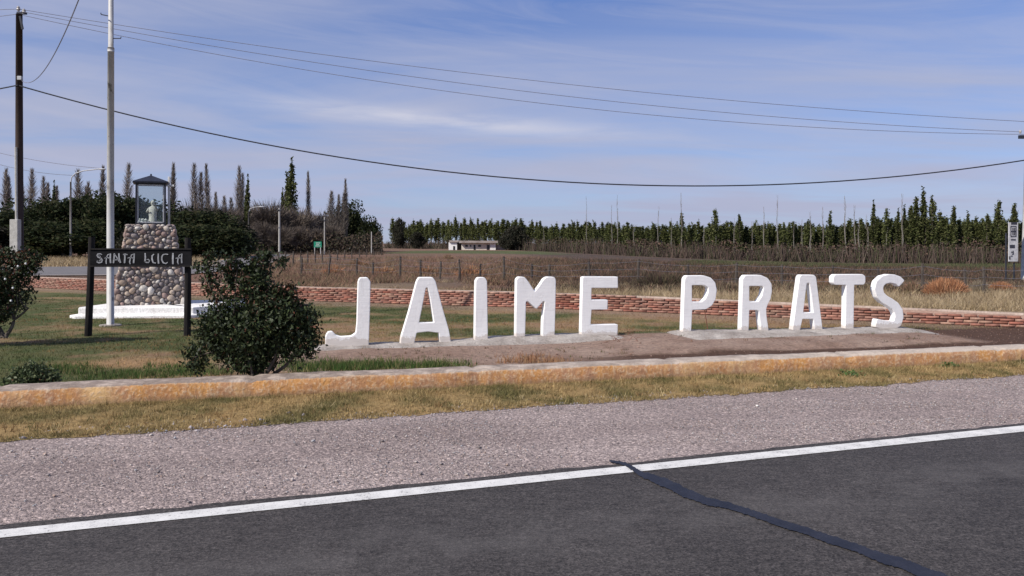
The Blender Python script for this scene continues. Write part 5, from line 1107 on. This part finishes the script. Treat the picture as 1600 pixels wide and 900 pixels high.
# ------------------------------------------------------------------ near shrubs
def leafy(name, Yc, blobs, stems, label, leafsize, dens, cs, flowers=None, gloss=None, yoff=0, thick=.8):
    base = P(stems[0][0][0], stems[0][0][1], Yc); base.z = 0; root = empty(name, base, label, 'shrub'); s = Yc/F
    C = []; K = []
    for (px, py, rx, ry, dn, ci) in blobs:
        c = P(px, py, Yc); rx_, rz_ = rx*s, ry*s; ry_ = (rx_+rz_)/2*thick; n = int(dens*(dn if dn > .8 else dn*.72+.06)*rx*ry)+8
        ns = max(3, n//9); d = RNG.normal(0, 1, (ns, 3)); d /= np.linalg.norm(d, axis=1)[:, None]
        sc = np.array(c)+d*np.array([rx_, ry_, rz_])*RNG.uniform(.35, 1.0, (ns, 1))**.6          # sprigs
        q = sc[RNG.integers(0, ns, n)]+RNG.normal(0, leafsize*1.1, (n, 3)); C.append(q); K.append(np.full(n, ci))
    for (px, py, rx, ry, dn, ci) in blobs:
        c = np.array(P(px, py, Yc)); ns = int(5+rx*ry/90)
        for _ in range(ns):
            d = RNG.normal(0, 1, 3); d[2] = d[2]*.8+.35; d /= np.linalg.norm(d); e1 = c+d*np.array([rx*s, (rx+ry)/2*s*thick, ry*s])*RNG.uniform(1.0, 1.28); e0 = c+(e1-c)*.55
            u = RNG.uniform(0, 1, 16); q = e0+(e1-e0)*u[:, None]+RNG.normal(0, leafsize*.45, (16, 3)); C.append(q); K.append(np.full(16, min(1, ci+.05)))
    C = np.concatenate(C); K = np.concatenate(K); ok = C[:, 2] > .04; C, K = C[ok], K[ok]
    c = np.array(cs[0])[RNG.integers(0, len(cs[0]), len(C))]; c2 = np.array(cs[1])[RNG.integers(0, len(cs[1]), len(C))]
    red = RNG.uniform(0, 1, len(C)) < K; c = np.where(red[:, None], c2, c)
    V, Fc, cc = leaf_cloud(C, leafsize*.62, c, .6); npmesh('foliage', V, Fc, M['leaf'], cc, parent=root)
    mb = MB()
    for st in stems:
        pts = [P(p[0], p[1], Yc+(p[3] if len(p) > 3 else 0)) for p in st]; pts2 = []
        for i in range(len(pts)-1):
            for k_ in range(3): pts2.append(pts[i].lerp(pts[i+1], k_/3)+Vector((noise.noise(pts[i]*9+Vector((k_, 0, 0)))*.012, 0, 0)))
        pts2.append(pts[-1]); r0, r1 = st[0][2]*s, st[-1][2]*s; m_ = len(pts2)
        mb.tube(pts2, [r0+(r1-r0)*i/(m_-1) for i in range(m_)], 7)
    mb.build('branches', M['bark'], root, smooth_=True)
    if flowers:
        f = MB()
        for px, py in flowers: q = P(px, py, Yc-.35); f.blob(q, (.018, .018, .018), 4, 6)
        f.build('blossoms', M['flower'], root)
GL = [(.026, .040, .016), (.034, .050, .018), (.020, .030, .013), (.050, .066, .025), (.026, .036, .018)]
RL = [(.13, .055, .035), (.10, .05, .03), (.07, .05, .03)]
leafy('dark_shrub', 8.75, [(400, 520, 58, 48, 1, .03), (447, 500, 42, 40, 1, .04), (350, 512, 42, 38, .95, .02), (390, 556, 46, 28, 1, .02), (420, 468, 40, 22, .9, .15), (332, 545, 26, 20, .6, .02), (304, 562, 15, 22, .7, .02), (463, 535, 36, 28, .9, .03), (482, 508, 20, 26, .7, .05), (400, 440, 26, 22, .7, .08),
   (365, 460, 34, 26, .45, .10), (345, 430, 20, 22, .45, .25), (316, 415, 11, 14, .5, .1), (332, 402, 13, 8, .45, .1), (324, 445, 12, 14, .3, .3), (368, 412, 15, 17, .6, .1), (407, 410, 18, 16, .8, .05), (398, 425, 18, 14, .7, .05), (441, 411, 11, 5, .45, .05), (450, 455, 20, 10, .5, .5), (420, 398, 6, 4, .6, 0), (382, 398, 5, 4, .5, 0), (435, 468, 22, 10, .6, .35), (340, 520, 20, 18, .6, .05)],
  [[(405, 590, 3.5), (385, 560, 3), (350, 500, 2), (325, 440, 1), (318, 405, .6)], [(410, 590, 4), (405, 540, 3), (400, 470, 2), (405, 405, .8)], [(420, 590, 3.2), (445, 572, 3), (462, 555, 2.6), (478, 520, 1.5)], [(400, 590, 3), (370, 570, 2.5), (330, 550, 1.6), (300, 560, 1)], [(412, 590, 3, -.1), (430, 560, 2.5, -.1), (440, 500, 1.5, -.1)], [(395, 590, 2.5, -.1), (390, 565, 2, -.12), (365, 500, 1.5, -.1), (372, 405, .7, 0)], [(408, 590, 2.5), (425, 575, 2), (440, 545, 1.2)], [(350, 470, 1.2), (335, 440, .9), (322, 420, .6)]],
  'big dark green shrub behind the orange low wall, left of the J', .036, 1.75, (GL, RL))
leafy('dark_shrub', 12.4, [(-25, 440, 50, 56, 1, .2), (15, 425, 32, 34, 1, .25), (38, 408, 22, 16, .8, .25), (58, 402, 10, 6, .6, .1), (0, 478, 30, 26, .9, .1), (22, 458, 26, 24, .9, .15), (-10, 402, 30, 16, .7, .3), (45, 430, 14, 16, .7, .1), (8, 500, 14, 10, .5, .05), (-40, 490, 40, 24, .9, .1), (52, 418, 9, 8, .6, .1)],
  [[(8, 527, 3.2), (-4, 508, 2.6), (-2, 488, 2), (5, 470, 1.4)], [(9, 527, 3.2), (18, 512, 2.6), (23, 498, 2.2), (16, 488, 1.6), (13, 474, 1.2)], [(23, 499, 1.9), (33, 492, 1.5), (44, 481, 1.3), (36, 478, 1.1), (31, 466, .9), (28, 450, .8)], [(3, 527, 3), (-20, 500, 2), (-30, 460, 1.3)], [(23, 497, 1.2), (28, 475, 1), (24, 455, .8)]],
  'dark reddish-green shrub with twisted bare lower stems at the left edge', .042, 1.4, (GL, RL), flowers=[(20, 450), (28, 416), (8, 436), (40, 412), (17, 470)])
# small green bush at the bottom left
leafy('low_shrub', 8.35, [(50, 588, 32, 15, 1.3, .02), (30, 595, 22, 10, 1.1, .02), (72, 592, 18, 10, 1.1, .02), (48, 577, 16, 8, .8, .02)], [[(50, 606, 1.2), (50, 590, .8), (45, 575, .5)], [(50, 606, 1.2), (68, 590, .6)], [(50, 606, 1.2), (30, 590, .6)]],
  'low grey-green shrub behind the orange wall at the bottom left', .028, 3.2, ([(.06, .085, .035), (.08, .10, .045), (.11, .13, .06), (.04, .06, .025)], RL))
# small green clumps on the verge at right
for px, py, sz, lab in ((1482, 575, 9, 'small green weed clump with a white stone on the verge, right side'), (1330, 588, 7, 'small green weed clump on the verge below the T'), (1596, 566, 9, 'green weed clump on the verge at the right edge')):
    g = G(px, py); n = 160; C = np.array([g.x, g.y, .02])+RNG.normal(0, 1, (n, 3))*np.array([.06, .05, .018]); C[:, 2] = np.abs(C[:, 2])+.01
    V, Fc, cc = leaf_cloud(C, .018, np.array(GR)[RNG.integers(0, 3, n)]*.9, .8); o = npmesh('weed_clump', V, Fc, M['leaf'], cc); tag(o, lab, 'weed')
mb = MB(); g = G(1474, 570); mb.blob((g.x, g.y, .035), (.06, .04, .035), 5, 7, rot=Matrix.Rotation(.4, 3, 'Z')); tag(mb.build('white_stone', M['porcelain']), 'white stone lying on the verge beside the weed clump', 'stone')
